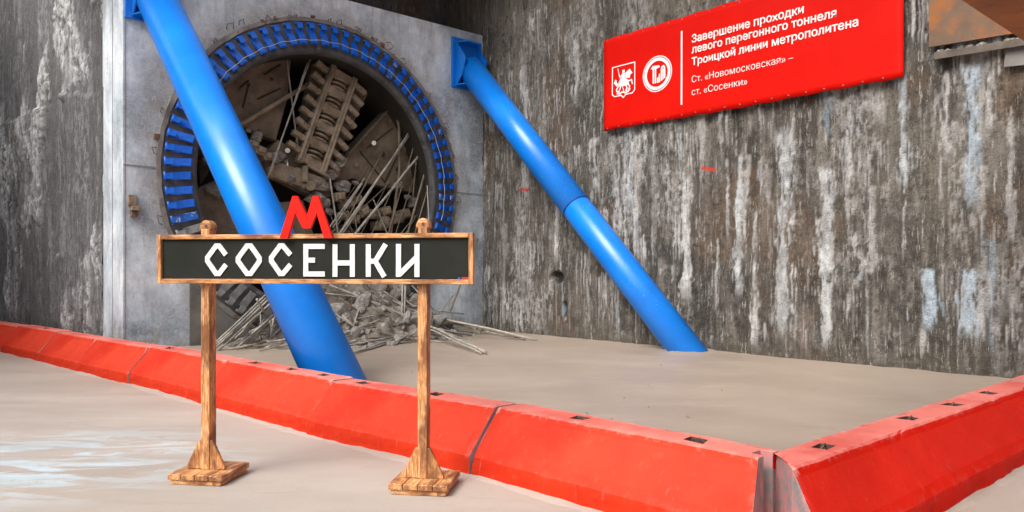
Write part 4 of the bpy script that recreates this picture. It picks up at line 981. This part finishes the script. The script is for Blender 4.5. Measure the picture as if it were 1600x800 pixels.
# posts, gussets and feet
for k, px_ in enumerate((-.845, .85)):
    po = sbox('post', px_ - .035, px_ + .035, -.05, .05, .08, 1.90, M['woodz'], .004)
    m = MB(); cs = []                                    # rounded head with a drilled eye
    for q in range(0, 13): a = math.pi * q / 12; cs.append(S(px_ - .0, .05 * math.cos(a), 1.905 + .062 * math.sin(a)))
    m2 = MB(); hd = [S(px_ + .052 * math.cos(math.pi * q / 12), -.045, 1.895 + .075 * math.sin(math.pi * q / 12)) for q in range(13)]
    m2.prism(hd, SY * .09); build('post_head', m2, M['woodx'], po, bevel=.006)
    m3 = MB(); m3.tube([S(px_ + .005, -.049, 1.925), S(px_ + .005, -.040, 1.925)], .012, 10); build('bolt_head', m3, M['wire'], po)
    for sg in (-1, 1):
        m = MB(); m.prism([S(px_ + sg * .036, -.045, .082), S(px_ + sg * .155, -.045, .082), S(px_ + sg * .155, -.045, .098), S(px_ + sg * .055, -.045, .30), S(px_ + sg * .036, -.045, .30)], SY * .03); build('gusset', m, M['woodz'], sign, bevel=.003)
    ft = thing('foot', None, None); ft.parent = sign; ft.matrix_basis = Matrix.Translation((px_, -.0, 0))
    for sx in (-1, 1): sbox('bearer', px_ + .01 + sx * .17 - .03, px_ + .01 + sx * .17 + .03, -.20, .20, .003, .038, M['woody'], .003, ft)
    sbox('bearer', px_ - .13, px_ + .15, -.20, -.14, .003, .037, M['woodx'], .003, ft)
    for q in range(4): sbox('plank', px_ - .205 + q * .108, px_ - .205 + q * .108 + .104, -.212 + random.uniform(-.004, .004), .212, .038, .08 + random.uniform(-.002, .002), M['woody'], .004, ft)

# ------------------------------------------------------------------ red banner on the right wall
bs0, _ = sz(943, 130, .14); bs1, _ = sz(1411, 60, .14)
BZ0 = (sz(943, 203, .14)[1] + sz(1411, 122, .14)[1]) / 2; BZ1 = sz(943, 63, .14)[1]
ban = thing('banner', 'large red banner with white lettering and two emblems on the streaked wall', 'banner', W(bs0, BZ0, .13), math.atan2(N.y, N.x))
m = MB(); nx, nz = 60, 20; g0 = []
def bwarp(s, z):
    u_ = (s - bs0) / (bs1 - bs0); w_ = (z - BZ0) / (BZ1 - BZ0); e = max(0, 1 - min(u_, 1 - u_, 1.6 * w_, 1.6 * (1 - w_)) * 12)
    return .010 * math.sin(u_ * 9 + w_ * 2) * .4 + .010 * mnoise.noise(Vector((s * 1.1, z * 1.6, 4))) + .0025 * e * math.sin(s * 26 + z * 19)
for i in range(nx + 1):
    for j in range(nz + 1):
        s = bs0 + (bs1 - bs0) * i / nx; z = BZ0 + (BZ1 - BZ0) * j / nz
        ze = z + (.008 * math.sin(s * 11) if j in (0, nz) else 0) + (-.02 * (1 - abs(2 * i / nx - 1)) if j == 0 else 0)
        g0.append(m.bm.verts.new(W(s, ze, .13 + bwarp(s, z))))
for i in range(nx):
    for j in range(nz): a = i * (nz + 1) + j; m.bm.faces.new((g0[a], g0[a + 1], g0[a + nz + 2], g0[a + nz + 1])).smooth = True
r_ = bmesh.ops.extrude_face_region(m.bm, geom=m.bm.faces[:])
for v_ in r_['geom']:
    if isinstance(v_, bmesh.types.BMVert): v_.co += U * .012
sheet = build('sheet', m, M['bannered'], ban)
def BP(px, py): s, z = sz(px, py, .15); return s, z
PD = .158
def bpoint(s, z): return W(s, z, .132 + bwarp(s, z))
EXT = U * -.004
def text(body, px0, px1, base_y, name, off_):
    "one line of print: every glyph contour is filled on its own, then the words are linked one by one"
    cu = bpy.data.curves.new('type', 'FONT'); cu.body = body; cu.size = 1
    src = bpy.data.objects.new('type', cu); COL.objects.link(src); dg = bpy.context.evaluated_depsgraph_get(); ev = src.evaluated_get(dg)
    sp_all = []
    for sp_ in ev.to_curve(dg).splines:
        if sp_.type == 'BEZIER': sp_all.append([(tuple(b.handle_left), tuple(b.co), tuple(b.handle_right)) for b in sp_.bezier_points])
        else: sp_all.append([(tuple(b.co[:3]),) * 3 for b in sp_.points])
    COL.objects.unlink(src); bpy.data.objects.remove(src)
    def area(q): return sum(q[i][1][0] * q[(i + 1) % len(q)][1][1] - q[(i + 1) % len(q)][1][0] * q[i][1][1] for i in range(len(q))) / 2
    def box(q): xs = [b[1][0] for b in q]; ys = [b[1][1] for b in q]; return min(xs), max(xs), min(ys), max(ys)
    big = max(sp_all, key=lambda q: abs(area(q))); sg = math.copysign(1, area(big))
    def isin(a_, b_): a_, b_ = box(a_), box(b_); return b_[0] <= a_[0] and b_[1] >= a_[1] and b_[2] <= a_[2] and b_[3] >= a_[3]
    hol = [q for q in sp_all if area(q) * sg < 0 and any(o_ is not q and area(o_) * sg > 0 and isin(q, o_) for o_ in sp_all)]
    outs = [[q] for q in sp_all if not any(q is h_ for h_ in hol)]
    for q in hol:
        if True:
            b = box(q); best = [g_ for g_ in outs if box(g_[0])[0] <= b[0] and box(g_[0])[1] >= b[1] and box(g_[0])[2] <= b[2] and box(g_[0])[3] >= b[3]]
            if best: min(best, key=lambda g_: abs(area(g_[0]))).append(q)
    x0 = min(box(g_[0])[0] for g_ in outs); x1 = max(box(g_[0])[1] for g_ in outs)
    s0, z0 = BP(px0, base_y); s1, _ = BP(px1, 60); k = (s1 - s0) / (x1 - x0); inv = wmat(ban).inverted()
    outs.sort(key=lambda g_: box(g_[0])[0]); words = []; xe = -9
    for g_ in outs:
        b = box(g_[0])
        if not words or b[0] - xe > .17: words.append([])
        words[-1].append(g_); xe = max(xe, b[1])
    for wd in words:
        bm = bmesh.new()
        for n_, g_ in enumerate(wd):
            c2 = bpy.data.curves.new('glyph', 'CURVE'); c2.dimensions = '2D'; c2.fill_mode = 'BOTH'; c2.extrude = .004 + .0006 * (n_ % 3); c2.offset = off_; c2.resolution_u = 3
            for q in g_:
                sn = c2.splines.new('BEZIER'); sn.bezier_points.add(len(q) - 1); sn.use_cyclic_u = True
                for bp_, (hl, co, hr) in zip(sn.bezier_points, q):
                    bp_.handle_left_type = bp_.handle_right_type = 'FREE'; bp_.co = co; bp_.handle_left = hl; bp_.handle_right = hr
            o2 = bpy.data.objects.new('glyph', c2); COL.objects.link(o2); me2 = bpy.data.meshes.new_from_object(o2.evaluated_get(bpy.context.evaluated_depsgraph_get()))
            bm.from_mesh(me2); COL.objects.unlink(o2); bpy.data.objects.remove(o2); bpy.data.meshes.remove(me2)
        for v_ in bm.verts:
            c = v_.co; v_.co = inv @ (bpoint(s0 + (c.x - x0) * k, z0 + c.y * k) - U * (c.z + .002))
        me = bpy.data.meshes.new(name); bm.to_mesh(me); bm.free(); me.materials.append(M['bannerw']); link(name, me, ban)
text('Завершение проxодки', 1080, 1255, 66.5, 'headline_word', .012)
text('левого перегонного тоннеля', 1080, 1306, 83, 'headline_word', .012)
text('Троицкой линии метрополитена', 1080, 1340, 102, 'headline_word', .012)
text('Ст. «Новомосковская» –', 1080, 1239, 129, 'subline_word', -.012)
text('ст. «Сосенки»', 1080, 1166.5, 149, 'subline_word', -.012)
m = MB(); (sa, za), (sb, zb) = BP(1064, 48), BP(1064, 163.5); m.stroke([bpoint(sa, za), bpoint(sa, zb)], .03, EXT, -U); build('divider', m, M['bannerw'], ban)
# city arms: shield outline and a mounted spearman over a beast
s0, zt = BP(956, 101); s1, zb = BP(991, 98); _, zbot = BP(974, 153); zt = BP(974, 101)[1]
sw = s1 - s0; sh = zt - zbot
def E(x, y): return bpoint(s0 + sw * x, zbot + sh * y)
m = MB(); m.stroke([E(0, 1), E(1, 1), E(1, .18), E(.9, .1), E(.6, .1), E(.5, .02), E(.4, .1), E(.1, .1), E(0, .18)], .018, EXT, -U, True); arms = build('shield_emblem', m, M['bannerw'], ban)
m = MB()
def pg(pts, bm_): bm_.prism([E(x, y) for x, y in pts], EXT)
pg([(.26, .44), (.34, .58), (.58, .60), (.74, .50), (.74, .38), (.52, .36), (.34, .38)], m)             # horse body
pg([(.26, .44), (.14, .60), (.10, .56), (.12, .46), (.22, .38)], m); pg([(.14, .62), (.09, .54), (.06, .50), (.10, .49), (.2, .56)], m)
for pts in ([(.30, .40), (.18, .30), (.22, .22)], [(.38, .38), (.34, .28), (.24, .2)], [(.62, .38), (.66, .28), (.60, .2)], [(.70, .42), (.78, .32), (.74, .22)], [(.74, .48), (.86, .50), (.9, .36)]):
    m.stroke([E(*q) for q in pts], .022, EXT, -U)
pg([(.40, .58), (.44, .76), (.56, .76), (.60, .58)], m); pg([(.46, .77), (.45, .85), (.55, .86), (.56, .77)], m)
m.stroke([E(.46, .72), E(.34, .66), E(.30, .74)], .02, EXT, -U); m.stroke([E(.24, .93), E(.34, .66), E(.50, .26), E(.54, .18)], .012, EXT, -U)
pg([(.58, .74), (.78, .84), (.90, .70), (.80, .66), (.78, .56), (.62, .60)], m)
m.stroke([E(.2, .18), (E(.34, .15)), E(.46, .2), E(.58, .15), E(.72, .18), E(.80, .25)], .026, EXT, -U); m.stroke([E(.36, .17), E(.28, .25)], .014, EXT, -U); m.stroke([E(.62, .17), E(.68, .27)], .014, EXT, -U)
build('rider_figure', m, M['bannerw'], arms)
# round emblem: ring, thin outline and tower shapes
cs, cz = BP(1026, 115); re = (BP(1048, 115)[0] - BP(1004, 115)[0]) / 2
def Cc(x, y): return bpoint(cs + re * x, cz + re * y)
m = MB()
m.stroke([Cc(math.cos(q), math.sin(q)) for q in [2 * math.pi * i / 48 for i in range(48)]], .016, EXT, -U, True)
m.stroke([Cc(.82 * math.cos(q), .82 * math.sin(q)) for q in [2 * math.pi * i / 48 for i in range(48)]], .05, EXT, -U, True); rnd = build('round_emblem', m, M['bannerw'], ban)
m = MB(); m.stroke([Cc(.92 * math.cos(q), .92 * math.sin(q)) for q in [2 * math.pi * i / 48 for i in range(48)]], .012, EXT, -U, True); build('thin_ring', m, M['bannergrey'], rnd)
m = MB()
def cg(pts): m.prism([Cc(x, y) for x, y in pts], EXT)
cg([(-.32, -.52), (-.32, .34), (-.22, .40), (-.22, -.52)]); cg([(-.17, -.52), (-.17, .40), (-.08, .34), (-.08, -.52)])
cg([(-.46, .36), (-.30, .50), (.12, .46), (.2, .36), (-.04, .3), (-.34, .3)])
cg([(-.02, -.52), (-.02, -.25), (.08, -.2), (.08, -.52)]); cg([(.11, -.52), (.11, -.08), (.2, -.0), (.2, -.52)])
m.stroke([Cc(.30, -.45), Cc(.30, .22), Cc(.36, .34), Cc(.44, .36), Cc(.50, .28), Cc(.52, .0), Cc(.52, -.35)], .03, EXT, -U); m.stroke([Cc(.41, -.40), Cc(.41, .22)], .02, EXT, -U)
build('tower_mark', m, M['bannerw'], rnd)
# eyelets and tie strings along the hems
for i in range(19):
    s = bs0 + (bs1 - bs0) * (i + .35) / 19.3
    for z in (BZ0 + .035, BZ1 - .035):
        m = MB(); p = W(s, z, .13 + bwarp(s, z)); m.tube([p + U * .01, p - U * .006], .011, 8); build('eyelet', m, M['galv'], ban)

# ------------------------------------------------------------------ steelwork at the upper right
t_ = thing('steel_beam', 'rusty orange brown steel strut beam crossing the top right corner', 'beam', W(11.3, 4.3, 0), math.atan2(U.y, U.x))
bs = sz(1640, 80)[0]
q0 = on_plane(1600, 58, W(11.35, 0, 0), N); q0z = q0.z; 
B0 = Vector((q0.x, q0.y, q0z))
for (nm, c, hw, hh) in (('web_plate', UP * .45 + N * .32, .30, .42), ('bottom_flange', UP * .015 + N * .32, .36, .015), ('top_flange', UP * .885 + N * .32, .36, .015)):
    m = MB(); m.box(B0 + c - U * 2.5, U * 4.6, N * hw, UP * hh); build(nm, m, M['beam'], t_, bevel=.004)
for k in range(5):
    m = MB(); m.box(B0 + UP * .45 + N * -.02 + U * (-1.2 - k * .9), U * .01, N * .03, UP * .40); build('stiffener', m, M['beam'], t_)
t_ = thing('wall_plate', 'large rusty bare steel plate high on the wall right of the banner', 'plate', W(*sz(1510, 75, .1), .05), math.atan2(N.y, N.x))
m = MB(); pts = [W(*sz(px, py, .12), .12) for px, py in ((1451, 74), (1571, 54), (1600, 50), (1660, -60), (1451, -80))]; m.prism(pts, U * .03); build('plate', m, M['plate'], t_, bevel=.003)
t_ = thing('angle_ledge', 'grey brown steel angle ledge under the rusty wall plate', 'ledge', W(*sz(1530, 80, .1), .05), math.atan2(N.y, N.x))
a, b_ = W(*sz(1461, 86, .15), .15), W(*sz(1640, 57, .15), .15); dd = (b_ - a) / 2
m = MB(); m.box((a + b_) / 2 + U * .10, dd, UP * .012, U * .12); build('ledge_leg', m, M['ledge'], t_); m = MB(); m.box((a + b_) / 2 - U * .03 - UP * .02, dd, UP * .045, U * .008); build('ledge_lip', m, M['ledge'], t_)
for k in range(26):
    f = random.random(); p = a.lerp(b_, f) + U * random.uniform(-.01, .1) + UP * .03; o = link('rubble_bit', rms[k % 8], t_); s = random.uniform(.02, .05)
    o.matrix_basis = wmat(t_).inverted() @ Matrix.Translation(p) @ Matrix.Rotation(random.uniform(0, 6), 4, 'X') @ Matrix.Diagonal((s * 1.3, s, s, 1))
m = MB(); pts = [W(*sz(px, py, .1), .1) for px, py in ((1572, 72), (1660, 60), (1660, 95), (1568, 105))]; m.prism(pts, U * .03)
tag(build('cover_plate', m, M['galv'], bevel=.003, origin=W(*sz(1585, 105, .1), .1)), 'small grey steel cover plate under the ledge at the right edge', 'plate')
